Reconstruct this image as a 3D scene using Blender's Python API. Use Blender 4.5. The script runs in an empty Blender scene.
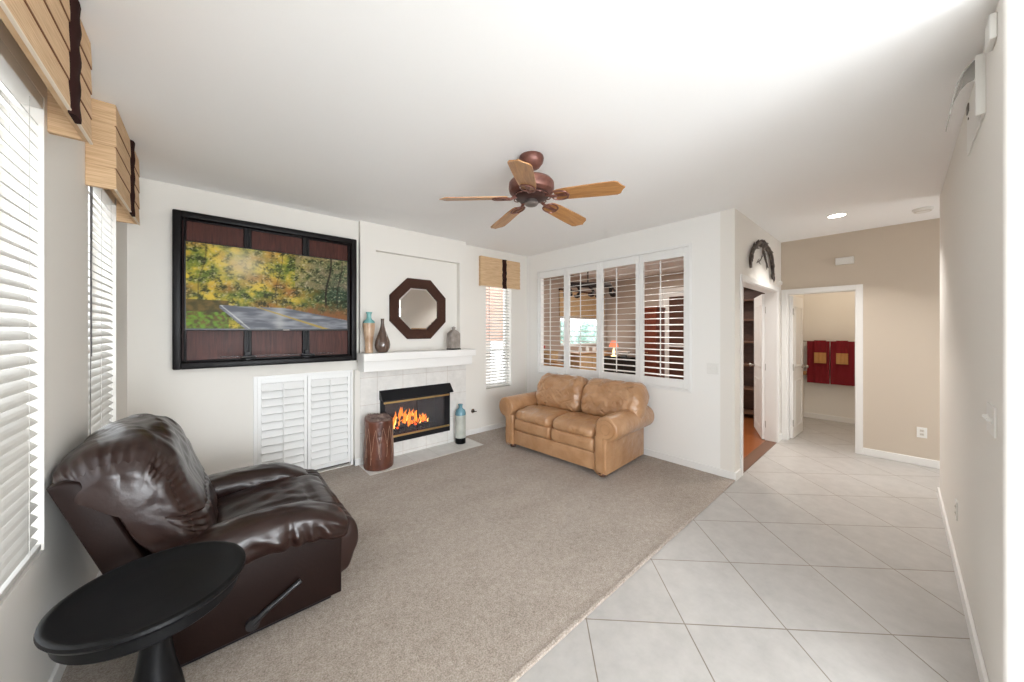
import bpy, bmesh, math, random
from mathutils import Vector, Matrix, noise

# ------------------------------------------------------------------ camera, world, light, exposure
scene = bpy.context.scene
COL = scene.collection
YAW = 0.848
EYE = 1.486
cam_d = bpy.data.cameras.new('camera')
cam = bpy.data.objects.new('camera', cam_d)
COL.objects.link(cam)
cam.location = (0, 0, EYE)
cam.rotation_euler = (math.pi / 2, 0, YAW - math.pi / 2)
cam_d.sensor_width = 36
cam_d.lens = 36 * 341.65 / 1024
cam_d.shift_y = -9.7 / 1024
cam_d.clip_start = 0.02
scene.camera = cam

world = bpy.data.worlds.new('daylight')
scene.world = world
world.use_nodes = True
_bg = world.node_tree.nodes['Background']
_bg.inputs[0].default_value = (0.89, 0.945, 1.0, 1)
_bg.inputs[1].default_value = 3.4

scene.view_settings.view_transform = 'Standard'
scene.view_settings.look = 'None'
scene.view_settings.gamma = 1
scene.view_settings.use_curve_mapping = False
scene.view_settings.exposure = 0.84
scene.cycles.max_bounces = 12
scene.cycles.diffuse_bounces = 7
scene.cycles.glossy_bounces = 4
scene.cycles.transmission_bounces = 6
scene.cycles.transparent_max_bounces = 8
scene.cycles.use_denoising = True
scene.cycles.sample_clamp_indirect = 6
scene.cycles.caustics_reflective = False
scene.cycles.caustics_refractive = False


def area(name, loc, rot, sx, sy, power, color=(1, 1, 1), spread=180):
    l = bpy.data.lights.new(name, 'AREA')
    l.shape = 'RECTANGLE'; l.size = sx; l.size_y = sy
    l.energy = power; l.color = color
    l.spread = math.radians(spread)
    o = bpy.data.objects.new(name, l); COL.objects.link(o)
    o.location = loc; o.rotation_euler = rot
    return o


PI = math.pi
# unseen area lights added outside invented rear, left and entry openings to brighten the rooms
area('added_fill_rear', (0.75, -3.45, 0.9), (math.radians(82), 0, 0), 2.4, 1.9, 120, (0.90, 0.955, 1.0))
area('added_fill_rear_left', (-0.95, -1.75, 1.2), (0, -math.radians(76), math.radians(38)), 1.4, 1.6, 47, (0.90, 0.955, 1.0))
area('added_fill_entry', (5.38, -1.95, 1.1), (PI / 2, 0, 0), 0.7, 1.9, 11, (0.96, 0.98, 1.0))

CZ = 2.71          # ceiling height
LW = -0.49         # left wall
SW = 3.905         # shutter wall
TW = 4.00          # wall behind the television
FP = 3.94          # fireplace breast
WW = 4.05          # wall with the narrow window
HW = 1.08          # hall wall
BW = 5.907         # wall with the bathroom door
RW = -0.239        # right wall
CT = 0.012         # carpet top


# ------------------------------------------------------------------ materials
def mat(name, color=(0.8, 0.8, 0.8), rough=0.5, metal=0.0, bump=None, var=None, spec=0.5, coat=0.0,
        emit=None, emit_s=1.0, trans=0.0, alpha=1.0, sheen=0.0):
    m = bpy.data.materials.new(name); m.use_nodes = True
    nt = m.node_tree; b = nt.nodes['Principled BSDF']
    b.inputs['Base Color'].default_value = (*color, 1)
    b.inputs['Roughness'].default_value = rough
    b.inputs['Metallic'].default_value = metal
    b.inputs['Specular IOR Level'].default_value = spec
    b.inputs['Coat Weight'].default_value = coat
    b.inputs['Transmission Weight'].default_value = trans
    b.inputs['Alpha'].default_value = alpha
    b.inputs['Sheen Weight'].default_value = sheen
    if emit:
        b.inputs['Emission Color'].default_value = (*emit, 1)
        b.inputs['Emission Strength'].default_value = emit_s
    tc = nt.nodes.new('ShaderNodeTexCoord')
    if bump:   # (scale, strength, distance, detail, stretch)
        sc, st, di = bump[:3]
        n = nt.nodes.new('ShaderNodeTexNoise'); n.inputs['Scale'].default_value = sc
        n.inputs['Detail'].default_value = bump[3] if len(bump) > 3 else 3
        src = tc.outputs['Object']
        if len(bump) > 4:
            mp = nt.nodes.new('ShaderNodeMapping'); mp.inputs['Scale'].default_value = bump[4]
            nt.links.new(src, mp.inputs[0]); src = mp.outputs[0]
        nt.links.new(src, n.inputs['Vector'])
        bn = nt.nodes.new('ShaderNodeBump'); bn.inputs['Strength'].default_value = st
        bn.inputs['Distance'].default_value = di
        nt.links.new(n.outputs['Fac'], bn.inputs['Height']); nt.links.new(bn.outputs[0], b.inputs['Normal'])
    if var:    # (scale, color2, stretch, lo, hi)
        n = nt.nodes.new('ShaderNodeTexNoise'); n.inputs['Scale'].default_value = var[0]
        n.inputs['Detail'].default_value = 5
        src = tc.outputs['Object']
        if len(var) > 2 and var[2]:
            mp = nt.nodes.new('ShaderNodeMapping'); mp.inputs['Scale'].default_value = var[2]
            nt.links.new(src, mp.inputs[0]); src = mp.outputs[0]
        nt.links.new(src, n.inputs['Vector'])
        r = nt.nodes.new('ShaderNodeValToRGB')
        r.color_ramp.elements[0].position = var[3] if len(var) > 3 else 0.35
        r.color_ramp.elements[1].position = var[4] if len(var) > 4 else 0.65
        r.color_ramp.elements[0].color = (*color, 1); r.color_ramp.elements[1].color = (*var[1], 1)
        nt.links.new(n.outputs['Fac'], r.inputs[0]); nt.links.new(r.outputs[0], b.inputs['Base Color'])
    return m


def tile_mat(name, axes, size, rot, origin, c1, c2, grout, joint=0.006, rough=0.35):
    """square tiles laid on two object axes"""
    m = mat(name, c1, rough)
    nt = m.node_tree; b = nt.nodes['Principled BSDF']
    tc = nt.nodes.new('ShaderNodeTexCoord'); sp = nt.nodes.new('ShaderNodeSeparateXYZ')
    cb = nt.nodes.new('ShaderNodeCombineXYZ'); mp = nt.nodes.new('ShaderNodeMapping')
    br = nt.nodes.new('ShaderNodeTexBrick')
    nt.links.new(tc.outputs['Object'], sp.inputs[0])
    nt.links.new(sp.outputs[axes[0]], cb.inputs[0]); nt.links.new(sp.outputs[axes[1]], cb.inputs[1])
    mp.vector_type = 'TEXTURE'
    mp.inputs['Location'].default_value = (origin[0], origin[1], 0)
    mp.inputs['Rotation'].default_value = (0, 0, rot)
    nt.links.new(cb.outputs[0], mp.inputs[0]); nt.links.new(mp.outputs[0], br.inputs['Vector'])
    br.offset = 0; br.squash = 1
    br.inputs['Scale'].default_value = 1
    br.inputs['Brick Width'].default_value = size; br.inputs['Row Height'].default_value = size
    br.inputs['Mortar Size'].default_value = joint / 2; br.inputs['Mortar Smooth'].default_value = 0.3
    br.inputs['Bias'].default_value = 0
    br.inputs['Color1'].default_value = (*c1, 1); br.inputs['Color2'].default_value = (*c2, 1)
    br.inputs['Mortar'].default_value = (*grout, 1)
    n = nt.nodes.new('ShaderNodeTexNoise'); n.inputs['Scale'].default_value = 9; n.inputs['Detail'].default_value = 8
    n.inputs['Roughness'].default_value = 0.65
    nt.links.new(tc.outputs['Object'], n.inputs['Vector'])
    mr = nt.nodes.new('ShaderNodeMapRange'); mr.inputs[3].default_value = 0.90; mr.inputs[4].default_value = 1.08
    mr.inputs[1].default_value = 0.3; mr.inputs[2].default_value = 0.7
    nt.links.new(n.outputs['Fac'], mr.inputs[0])
    mx = nt.nodes.new('ShaderNodeMix'); mx.data_type = 'RGBA'; mx.blend_type = 'MULTIPLY'; mx.inputs[0].default_value = 1
    nt.links.new(br.outputs['Color'], mx.inputs[6]); nt.links.new(mr.outputs[0], mx.inputs[7])
    nt.links.new(mx.outputs[2], b.inputs['Base Color'])
    bn = nt.nodes.new('ShaderNodeBump'); bn.invert = True; bn.inputs['Strength'].default_value = 0.5
    bn.inputs['Distance'].default_value = 0.003
    nt.links.new(br.outputs['Fac'], bn.inputs['Height']); nt.links.new(bn.outputs[0], b.inputs['Normal'])
    return m


def wood_mat(name, c1, c2, rough=0.4, scale=(1, 1, 12), dist=3.0, wscale=6.0, coat=0.0, spec=0.5):
    m = mat(name, c1, rough, coat=coat, spec=spec)
    nt = m.node_tree; b = nt.nodes['Principled BSDF']
    tc = nt.nodes.new('ShaderNodeTexCoord'); mp = nt.nodes.new('ShaderNodeMapping')
    mp.inputs['Scale'].default_value = scale
    n = nt.nodes.new('ShaderNodeTexNoise'); n.inputs['Scale'].default_value = wscale
    n.inputs['Detail'].default_value = 8; n.inputs['Distortion'].default_value = dist
    r = nt.nodes.new('ShaderNodeValToRGB')
    r.color_ramp.elements[0].position = 0.3; r.color_ramp.elements[1].position = 0.72
    r.color_ramp.elements[0].color = (*c1, 1); r.color_ramp.elements[1].color = (*c2, 1)
    nt.links.new(tc.outputs['Object'], mp.inputs[0]); nt.links.new(mp.outputs[0], n.inputs['Vector'])
    nt.links.new(n.outputs['Fac'], r.inputs[0]); nt.links.new(r.outputs[0], b.inputs['Base Color'])
    return m


def vcol_mat(name, emit=0.0, rough=0.5):
    m = mat(name, (0.5, 0.5, 0.5), rough, spec=0.06)
    nt = m.node_tree; b = nt.nodes['Principled BSDF']
    a = nt.nodes.new('ShaderNodeVertexColor'); a.layer_name = 'picture'
    if emit:
        b.inputs['Base Color'].default_value = (0.01, 0.01, 0.01, 1)
        nt.links.new(a.outputs[0], b.inputs['Emission Color']); b.inputs['Emission Strength'].default_value = emit
    else:
        nt.links.new(a.outputs[0], b.inputs['Base Color'])
    return m


M = {}
M['wall'] = mat('wall_paint', (0.79, 0.762, 0.715), 0.85, bump=(180, 0.06, 0.002))
M['wall_white'] = mat('wall_paint_white', (0.86, 0.85, 0.825), 0.85, bump=(180, 0.06, 0.002))
M['wall_tan'] = mat('wall_paint_tan', (0.60, 0.52, 0.43), 0.85, bump=(180, 0.06, 0.002))
M['ceiling'] = mat('ceiling_paint', (0.93, 0.93, 0.93), 0.9, bump=(140, 0.1, 0.002))
M['trim'] = mat('white_trim_paint', (0.82, 0.81, 0.79), 0.4)
M['shutter'] = mat('white_shutter_paint', (0.84, 0.84, 0.83), 0.35)
M['blind'] = mat('white_blind_vinyl', (0.64, 0.625, 0.595), 0.45)
M['cord'] = mat('pale_cord', (0.55, 0.53, 0.50), 0.8)
M['dark_cord'] = mat('dark_cord', (0.12, 0.11, 0.11), 0.6)
M['valance'] = mat('tan_grasscloth', (0.56, 0.36, 0.20), 0.8, bump=(60, 0.25, 0.002, 3, (0.4, 0.4, 12)),
                   var=(14, (0.72, 0.51, 0.31), (0.6, 0.6, 14)))
M['valance_lining'] = mat('cream_lining', (0.78, 0.68, 0.55), 0.8)
M['band'] = mat('dark_brown_velvet', (0.032, 0.014, 0.012), 0.9, spec=0.08)
M['groove'] = mat('brown_fold', (0.22, 0.10, 0.045), 0.9)
M['tile'] = tile_mat('floor_tile', (0, 1), 0.4936, PI / 4, (1.456, 1.07), (0.43, 0.41, 0.39), (0.46, 0.44, 0.42), (0.23, 0.19, 0.15), 0.007)
M['fp_tile'] = tile_mat('fireplace_tile', (0, 2), 0.305, 0, (1.24 - 0.12, 0.05), (0.74, 0.72, 0.69), (0.78, 0.76, 0.73), (0.58, 0.52, 0.47), 0.005)
M['hearth'] = tile_mat('hearth_tile', (0, 1), 0.305, 0, (1.24 - 0.12, 3.57), (0.68, 0.66, 0.63), (0.72, 0.71, 0.68), (0.5, 0.47, 0.42), 0.005)
M['hardwood'] = wood_mat('hardwood_floor', (0.20, 0.058, 0.016), (0.31, 0.10, 0.030), 0.3, (14, 1, 1))
M['dark_leather'] = mat('dark_brown_leather', (0.022, 0.0098, 0.0076), 0.28, bump=(40, 0.30, 0.003, 6), spec=0.42)
M['dark_vinyl'] = mat('dark_brown_vinyl_side', (0.012, 0.0055, 0.0042), 0.45, bump=(60, 0.3, 0.002, 5), spec=0.13)
M['tan_leather'] = mat('caramel_leather', (0.385, 0.20, 0.093), 0.30, coat=0.25, bump=(13, 0.75, 0.018, 7),
                       var=(6, (0.50, 0.29, 0.155), None, 0.35, 0.7), spec=0.5)
M['tan_piping'] = mat('caramel_piping', (0.36, 0.19, 0.08), 0.45)
M['black_wood'] = mat('black_painted_wood', (0.004, 0.004, 0.0045), 0.40, bump=(240, 0.12, 0.001), spec=0.14)
M['black_metal'] = mat('black_metal', (0.010, 0.010, 0.012), 0.4, spec=0.25)
M['black_plastic'] = mat('black_plastic', (0.015, 0.014, 0.015), 0.3)
M['screen_bezel'] = mat('screen_bezel', (0.012, 0.012, 0.013), 0.3, spec=0.3)
M['panel_wood'] = wood_mat('mahogany_panel', (0.040, 0.011, 0.008), (0.10, 0.030, 0.020), 0.4, (9, 9, 0.7), 1.5, 5, spec=0.2)
M['frame_wood'] = mat('black_frame', (0.008, 0.0065, 0.007), 0.4, spec=0.18)
M['mirror_frame'] = wood_mat('espresso_frame', (0.040, 0.015, 0.009), (0.062, 0.025, 0.015), 0.5, (4, 4, 4), spec=0.2)
M['mirror'] = mat('mirror_glass', (0.9, 0.9, 0.9), 0.02, 1.0)
M['glass'] = mat('clear_glass', (1, 1, 1), 0.02, trans=1.0, alpha=0.15)
M['smoked_glass'] = mat('smoked_glass', (0.12, 0.12, 0.13), 0.15, alpha=0.3, spec=0.15)
M['brass'] = mat('brass', (0.72, 0.50, 0.22), 0.3, 1.0)
M['chrome'] = mat('chrome', (0.7, 0.7, 0.7), 0.2, 1.0)
M['dark_copper'] = mat('dark_copper_metal', (0.06, 0.026, 0.022), 0.4, 0.5)
M['pewter'] = mat('pewter_cap', (0.22, 0.19, 0.175), 0.45, 0.7)
M['nickel'] = mat('brushed_nickel', (0.45, 0.42, 0.38), 0.35, 1.0)
M['firebox'] = mat('firebox_brick', (0.06, 0.055, 0.05), 0.9, bump=(20, 0.5, 0.01), var=(6, (0.13, 0.12, 0.11)))
M['log'] = mat('charred_log', (0.03, 0.02, 0.015), 0.9, bump=(30, 0.8, 0.02), var=(12, (0.13, 0.07, 0.04)))
M['flame'] = mat('flame', (0.9, 0.3, 0.03), 0.5, emit=(1.0, 0.22, 0.02), emit_s=1.6)
M['flame_core'] = mat('flame_core', (1.0, 0.7, 0.2), 0.5, emit=(1.0, 0.58, 0.14), emit_s=1.9)
M['ember'] = mat('ember', (0.6, 0.1, 0.03), 0.8, emit=(1.0, 0.10, 0.02), emit_s=1.2)
M['copper'] = mat('copper_brown_metal', (0.13, 0.048, 0.036), 0.38, 0.4, var=(20, (0.23, 0.10, 0.075)))
M['blade'] = wood_mat('oak_fan_blade', (0.30, 0.125, 0.040), (0.52, 0.27, 0.10), 0.35, (1.2, 9, 1), 1.2, 5)
M['stump'] = mat('carved_brown_wood', (0.075, 0.022, 0.012), 0.35, bump=(26, 0.7, 0.01, 6), var=(14, (0.15, 0.052, 0.030), (1, 1, 0.4)))
M['stump_line'] = mat('pale_carved_line', (0.42, 0.27, 0.19), 0.5)
M['stump_top'] = mat('weathered_bark_top', (0.10, 0.055, 0.045), 0.5, bump=(30, 0.9, 0.02, 6), var=(16, (0.28, 0.20, 0.17)))
M['teal_glaze'] = mat('teal_glaze', (0.10, 0.32, 0.34), 0.25, var=(12, (0.25, 0.48, 0.46)))
M['copper_glaze'] = mat('copper_glaze', (0.40, 0.24, 0.14), 0.3, var=(9, (0.62, 0.46, 0.33)))
M['umber_glaze'] = mat('umber_glaze', (0.10, 0.065, 0.05), 0.2, coat=0.4)
M['grey_ceramic'] = mat('grey_taupe_ceramic', (0.24, 0.205, 0.18), 0.4, var=(15, (0.36, 0.32, 0.29)))
M['celadon'] = mat('grey_celadon_glaze', (0.42, 0.44, 0.40), 0.3, var=(9, (0.55, 0.56, 0.50)))
M['blue_glaze'] = mat('slate_blue_glaze', (0.09, 0.22, 0.29), 0.25, var=(12, (0.16, 0.33, 0.40)))
M['iron'] = mat('dark_iron', (0.020, 0.013, 0.011), 0.5, 0.3)
M['feather'] = mat('dark_feather_metal', (0.030, 0.018, 0.013), 0.5, var=(30, (0.20, 0.15, 0.12), None, 0.5, 0.75))
M['red_towel'] = mat('dark_red_terry', (0.20, 0.004, 0.012), 0.95, bump=(220, 0.5, 0.004), sheen=0.2)
M['gold_towel'] = mat('gold_terry_band', (0.52, 0.27, 0.10), 0.95, bump=(220, 0.5, 0.004))
M['oak'] = wood_mat('oak_wood', (0.34, 0.17, 0.06), (0.46, 0.26, 0.11), 0.4)
M['walnut'] = wood_mat('walnut_wood', (0.055, 0.022, 0.013), (0.12, 0.05, 0.03), 0.4, (1, 1, 8))
M['walnut_light'] = mat('mid_walnut', (0.15, 0.075, 0.045), 0.5)
M['cherry'] = wood_mat('cherry_wood', (0.10, 0.022, 0.012), (0.19, 0.05, 0.026), 0.35, (6, 6, 1))
M['wall_dining'] = mat('dining_wall_paint', (0.47, 0.385, 0.32), 0.85)
M['bamboo'] = mat('bamboo_weave', (0.46, 0.30, 0.15), 0.7, var=(20, (0.66, 0.47, 0.27), (1, 1, 9)), bump=(50, 0.4, 0.004, 3, (1, 1, 12)))
M['white_plastic'] = mat('white_plastic', (0.80, 0.79, 0.76), 0.4)
M['beige_plastic'] = mat('beige_plastic', (0.66, 0.62, 0.56), 0.45)
M['grey_plastic'] = mat('grey_clear_plastic', (0.62, 0.63, 0.62), 0.2, alpha=0.55)
M['dark_slot'] = mat('dark_slot', (0.10, 0.09, 0.08), 0.6)
M['lamp_on'] = mat('lit_lamp_diffuser', (1, 1, 1), 0.5, emit=(1.0, 0.94, 0.84), emit_s=9)
M['stucco'] = mat('white_stucco', (0.80, 0.78, 0.75), 0.9, bump=(50, 0.3, 0.004))
M['brick'] = mat('terracotta_brick', (0.42, 0.20, 0.14), 0.9, var=(9, (0.52, 0.30, 0.22), (1, 1, 6)))
M['hedge'] = mat('pale_green_leaves', (0.13, 0.24, 0.18), 0.8, var=(12, (0.42, 0.55, 0.50)), bump=(18, 0.9, 0.05))
M['red_flower'] = mat('red_petals', (0.45, 0.02, 0.02), 0.6)
M['lampshade'] = mat('glowing_red_lampshade', (0.6, 0.15, 0.08), 0.7, emit=(1.0, 0.22, 0.10), emit_s=0.5)
M['lampglow'] = mat('glowing_bulb', (1, 0.8, 0.5), 0.7, emit=(1.0, 0.62, 0.30), emit_s=1.6)
M['concrete'] = mat('ground_concrete', (0.6, 0.58, 0.55), 0.9, var=(3, (0.66, 0.64, 0.6)))


def carpet_material():
    m = mat('greige_carpet_pile', (0.36, 0.30, 0.245), 0.95, sheen=0.15)
    nt = m.node_tree; b = nt.nodes['Principled BSDF']
    tc = nt.nodes.new('ShaderNodeTexCoord')

    def nz(scale, det, stretch=None, rot=0):
        n = nt.nodes.new('ShaderNodeTexNoise'); n.inputs['Scale'].default_value = scale; n.inputs['Detail'].default_value = det
        src = tc.outputs['Object']
        if stretch:
            mp = nt.nodes.new('ShaderNodeMapping'); mp.inputs['Scale'].default_value = stretch
            mp.inputs['Rotation'].default_value = (0, 0, rot)
            nt.links.new(src, mp.inputs[0]); src = mp.outputs[0]
        nt.links.new(src, n.inputs['Vector']); return n
    fine = nz(150, 3); mid = nz(38, 4); big = nz(1.5, 3, (1, 2.2, 1), 0.6)
    r = nt.nodes.new('ShaderNodeValToRGB')
    r.color_ramp.elements[0].position = 0.36; r.color_ramp.elements[1].position = 0.64
    r.color_ramp.elements[0].color = (0.225, 0.178, 0.140, 1); r.color_ramp.elements[1].color = (0.485, 0.42, 0.365, 1)
    add = nt.nodes.new('ShaderNodeMath'); add.operation = 'MULTIPLY_ADD'; add.inputs[1].default_value = 0.62
    m2 = nt.nodes.new('ShaderNodeMath'); m2.operation = 'MULTIPLY_ADD'; m2.inputs[1].default_value = 0.23
    m3 = nt.nodes.new('ShaderNodeMath'); m3.operation = 'MULTIPLY'; m3.inputs[1].default_value = 0.15
    nt.links.new(big.outputs['Fac'], m3.inputs[0])
    nt.links.new(mid.outputs['Fac'], m2.inputs[0]); nt.links.new(m3.outputs[0], m2.inputs[2])
    nt.links.new(fine.outputs['Fac'], add.inputs[0]); nt.links.new(m2.outputs[0], add.inputs[2])
    nt.links.new(add.outputs[0], r.inputs[0]); nt.links.new(r.outputs[0], b.inputs['Base Color'])
    bn = nt.nodes.new('ShaderNodeBump'); bn.inputs['Strength'].default_value = 0.8; bn.inputs['Distance'].default_value = 0.008
    nt.links.new(add.outputs[0], bn.inputs['Height']); nt.links.new(bn.outputs[0], b.inputs['Normal'])
    return m


M['carpet'] = carpet_material()


# ------------------------------------------------------------------ mesh helpers
def NB():
    return bmesh.new()


def box(bm, x0, x1, y0, y1, z0, z1, bev=0.0, seg=2):
    c = ((x0 + x1) / 2, (y0 + y1) / 2, (z0 + z1) / 2)
    r = bmesh.ops.create_cube(bm, size=1, matrix=Matrix.Translation(c) @ Matrix.Diagonal((abs(x1 - x0), abs(y1 - y0), abs(z1 - z0), 1)))
    if bev > 0:
        es = list({e for v in r['verts'] for e in v.link_edges})
        bmesh.ops.bevel(bm, geom=es, offset=bev, segments=seg, profile=0.5, affect='EDGES')
    return bm


def cyl(bm, p0, p1, r0, r1=None, n=20, caps=True):
    p0, p1 = Vector(p0), Vector(p1); r1 = r0 if r1 is None else r1
    d = (p1 - p0)
    q = d.to_track_quat('Z', 'Y').to_matrix().to_4x4()
    bmesh.ops.create_cone(bm, cap_ends=caps, segments=n, radius1=r0, radius2=r1, depth=d.length,
                          matrix=Matrix.Translation((p0 + p1) / 2) @ q)
    return bm


def lathe(bm, prof, c=(0, 0, 0), n=40, axis='Z'):
    rings = []
    for r, z in prof:
        ring = []
        for k in range(n):
            a = 2 * PI * k / n
            if axis == 'Z': p = (c[0] + r * math.cos(a), c[1] + r * math.sin(a), c[2] + z)
            elif axis == 'Y': p = (c[0] + r * math.cos(a), c[1] + z, c[2] + r * math.sin(a))
            else: p = (c[0] + z, c[1] + r * math.cos(a), c[2] + r * math.sin(a))
            ring.append(bm.verts.new(p))
        rings.append(ring)
    for i in range(len(rings) - 1):
        for k in range(n):
            bm.faces.new((rings[i][k], rings[i][(k + 1) % n], rings[i + 1][(k + 1) % n], rings[i + 1][k]))
    bm.faces.new(rings[0][::-1]); bm.faces.new(rings[-1])
    return bm


def tube(bm, pts, rad, n=8, closed=False):
    """tube along points; rad number or list"""
    pts = [Vector(p) for p in pts]; N = len(pts)
    rads = rad if isinstance(rad, (list, tuple)) else [rad] * N
    up = Vector((0, 0, 1)); rings = []; prevx = None
    for i, p in enumerate(pts):
        a = pts[(i - 1) % N] if closed else pts[max(i - 1, 0)]
        b = pts[(i + 1) % N] if closed else pts[min(i + 1, N - 1)]
        t = (b - a).normalized()
        if prevx is None:
            x = t.cross(up if abs(t.z) < 0.9 else Vector((1, 0, 0))).normalized()
        else:
            x = (prevx - t * prevx.dot(t)).normalized()
        prevx = x; y = t.cross(x)
        rings.append([bm.verts.new(p + (x * math.cos(2 * PI * k / n) + y * math.sin(2 * PI * k / n)) * rads[i]) for k in range(n)])
    for i in range(N if closed else N - 1):
        A, B = rings[i], rings[(i + 1) % N]
        for k in range(n):
            bm.faces.new((A[k], A[(k + 1) % n], B[(k + 1) % n], B[k]))
    if not closed:
        bm.faces.new(rings[0][::-1]); bm.faces.new(rings[-1])
    return bm


def prism(bm, poly, a0, a1, axis='Y', bev=0.0):
    """poly of 2-D points extruded; axis is the extrusion axis; 2-D points are the two other axes in xyz order"""
    def P(u, v, a):
        return {'X': (a, u, v), 'Y': (u, a, v), 'Z': (u, v, a)}[axis]
    A = [bm.verts.new(P(u, v, a0)) for u, v in poly]; B = [bm.verts.new(P(u, v, a1)) for u, v in poly]
    fs = [bm.faces.new(A[::-1]), bm.faces.new(B)]
    n = len(poly)
    for i in range(n):
        fs.append(bm.faces.new((A[i], A[(i + 1) % n], B[(i + 1) % n], B[i])))
    bmesh.ops.recalc_face_normals(bm, faces=fs)
    if bev:
        es = list({e for f in fs[:2] for e in f.edges})
        bmesh.ops.bevel(bm, geom=es, offset=bev, segments=3, profile=0.5, affect='EDGES')
    return bm


def smooth_loop(pts, N, closed=True):
    """Catmull-Rom resample to N points"""
    P = [Vector((*p, 0)) if len(p) == 2 else Vector(p) for p in pts]; n = len(P); out = []
    segs = n if closed else n - 1
    dense = []
    for i in range(segs):
        p0, p1 = (P[(i - 1) % n] if closed else P[max(i - 1, 0)]), P[i]
        p2, p3 = P[(i + 1) % n], (P[(i + 2) % n] if closed else P[min(i + 2, n - 1)])
        for k in range(12):
            t = k / 12
            dense.append(0.5 * ((2 * p1) + (p2 - p0) * t + (2 * p0 - 5 * p1 + 4 * p2 - p3) * t * t + (3 * p1 - p0 - 3 * p2 + p3) * t ** 3))
    dense.append(P[0] if closed else P[-1])
    L = [0]
    for a, b in zip(dense, dense[1:]): L.append(L[-1] + (b - a).length)
    tot = L[-1]; j = 0
    cnt = N if closed else N - 1
    for i in range(N):
        s = tot * i / cnt
        while j < len(L) - 2 and L[j + 1] < s: j += 1
        t = (s - L[j]) / max(L[j + 1] - L[j], 1e-9)
        out.append(dense[j].lerp(dense[j + 1], min(t, 1)))
    return out


def puff(bm, prof, w0, w1, axis='Y', N=72, Mn=44, p=3.0, disp=None, centre=None, minscale=0.0, edge=None):
    """stuffed cushion: closed 2-D outline swept along an axis with the ends drawn in"""
    loop = smooth_loop(prof, N)
    cx = sum(q.x for q in loop) / N; cy = sum(q.y for q in loop) / N
    if centre: cx, cy = centre
    rings = []
    for j in range(Mn + 1):
        t = -PI / 2 + PI * j / Mn
        v = math.sin(t)
        if edge:                                   # edge = rounding radius as a share of the half width
            e = max(0.0, (abs(v) - (1 - edge)) / edge)
            s = (1 - e ** p) ** (1 / p) if e < 1 else 0
        else:
            s = (max(0.0, 1 - abs(v) ** p)) ** (1 / p)
        s = max(s, minscale)
        w = (w0 + w1) / 2 + (w1 - w0) / 2 * v
        ring = []
        for i, q in enumerate(loop):
            dx, dy = q.x - cx, q.y - cy
            k = s
            L = math.hypot(dx, dy) or 1
            d = disp(i / N, v, w) * min(1, s * 1.5) if disp else 0
            u2, v2 = cx + dx * k + dx / L * d, cy + dy * k + dy / L * d
            ring.append(bm.verts.new({'Y': (u2, w, v2), 'X': (w, u2, v2), 'Z': (u2, v2, w)}[axis]))
        rings.append(ring)
    fs = []
    for j in range(Mn):
        for i in range(N):
            fs.append(bm.faces.new((rings[j][i], rings[j][(i + 1) % N], rings[j + 1][(i + 1) % N], rings[j + 1][i])))
    fs.append(bm.faces.new(rings[0][::-1])); fs.append(bm.faces.new(rings[-1]))
    bmesh.ops.remove_doubles(bm, verts=[v for r in (rings[0], rings[-1]) for v in r], dist=1e-5)
    bmesh.ops.recalc_face_normals(bm, faces=bm.faces)
    return bm


def _mtx(o):
    m = Matrix.Identity(4); chain = []
    while o is not None:
        chain.append(o); o = o.parent
    for c in reversed(chain):
        m = m @ Matrix.Translation(c.location) @ c.rotation_euler.to_matrix().to_4x4()
    return m


def obj(name, bm, m, parent=None, world=True, smooth=None, origin=None, local=None):
    """link a bmesh as one object. world: vertices are in world space and are taken into the parent's space"""
    if local: bm.transform(local)
    me = bpy.data.meshes.new(name)
    o = bpy.data.objects.new(name, me); COL.objects.link(o)
    if parent is not None:
        o.parent = parent
        if world: bm.transform(_mtx(parent).inverted())
    elif origin is not None:
        o.location = origin; bm.transform(Matrix.Translation(-Vector(origin)))
    bmesh.ops.recalc_face_normals(bm, faces=bm.faces)
    bm.to_mesh(me); bm.free()
    me.materials.append(m if not isinstance(m, str) else M[m])
    if smooth is not None:
        for f in me.polygons: f.use_smooth = True
        if smooth < 180:
            me.set_sharp_from_angle(angle=math.radians(smooth))
    return o


def thing(name, label, cat, loc=(0, 0, 0), rz=0, group=None):
    o = bpy.data.objects.new(name, None); COL.objects.link(o)
    o.empty_display_size = 0.1
    o.location = loc; o.rotation_euler = (0, 0, rz)
    o['label'] = label; o['category'] = cat
    if group: o['group'] = group
    return o


def tag(o, label, cat, group=None):
    o['label'] = label; o['category'] = cat
    if group: o['group'] = group
    return o


def struct(name, bm, m, parent=None, smooth=None):
    o = obj(name, bm, m, parent, smooth=smooth)
    if parent is None: o['kind'] = 'structure'
    return o


def wall_pieces(bm, axis, pos0, pos1, a0, a1, z0, z1, holes):
    """wall slab between pos0..pos1 on axis, running a0..a1, with rectangular holes (h0,h1,zb,zt)"""
    def B(u0, u1, q0, q1):
        if u1 - u0 < 1e-5 or q1 - q0 < 1e-5: return
        if axis == 'X': box(bm, pos0, pos1, u0, u1, q0, q1)
        else: box(bm, u0, u1, pos0, pos1, q0, q1)
    cur = a0
    for h0, h1, zb, zt in sorted(holes):
        B(cur, h0, z0, z1); B(h0, h1, z0, zb); B(h0, h1, zt, z1); cur = h1
    B(cur, a1, z0, z1)


# ------------------------------------------------------------------ room shell
b = NB(); box(b, -0.9, 8.3, -3.3, 4.45, -0.12, 0.0); struct('floor', b, 'tile')
b = NB(); box(b, -0.9, 8.3, -3.3, 5.0, CZ, CZ + 0.15); struct('ceiling', b, 'ceiling')
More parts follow.
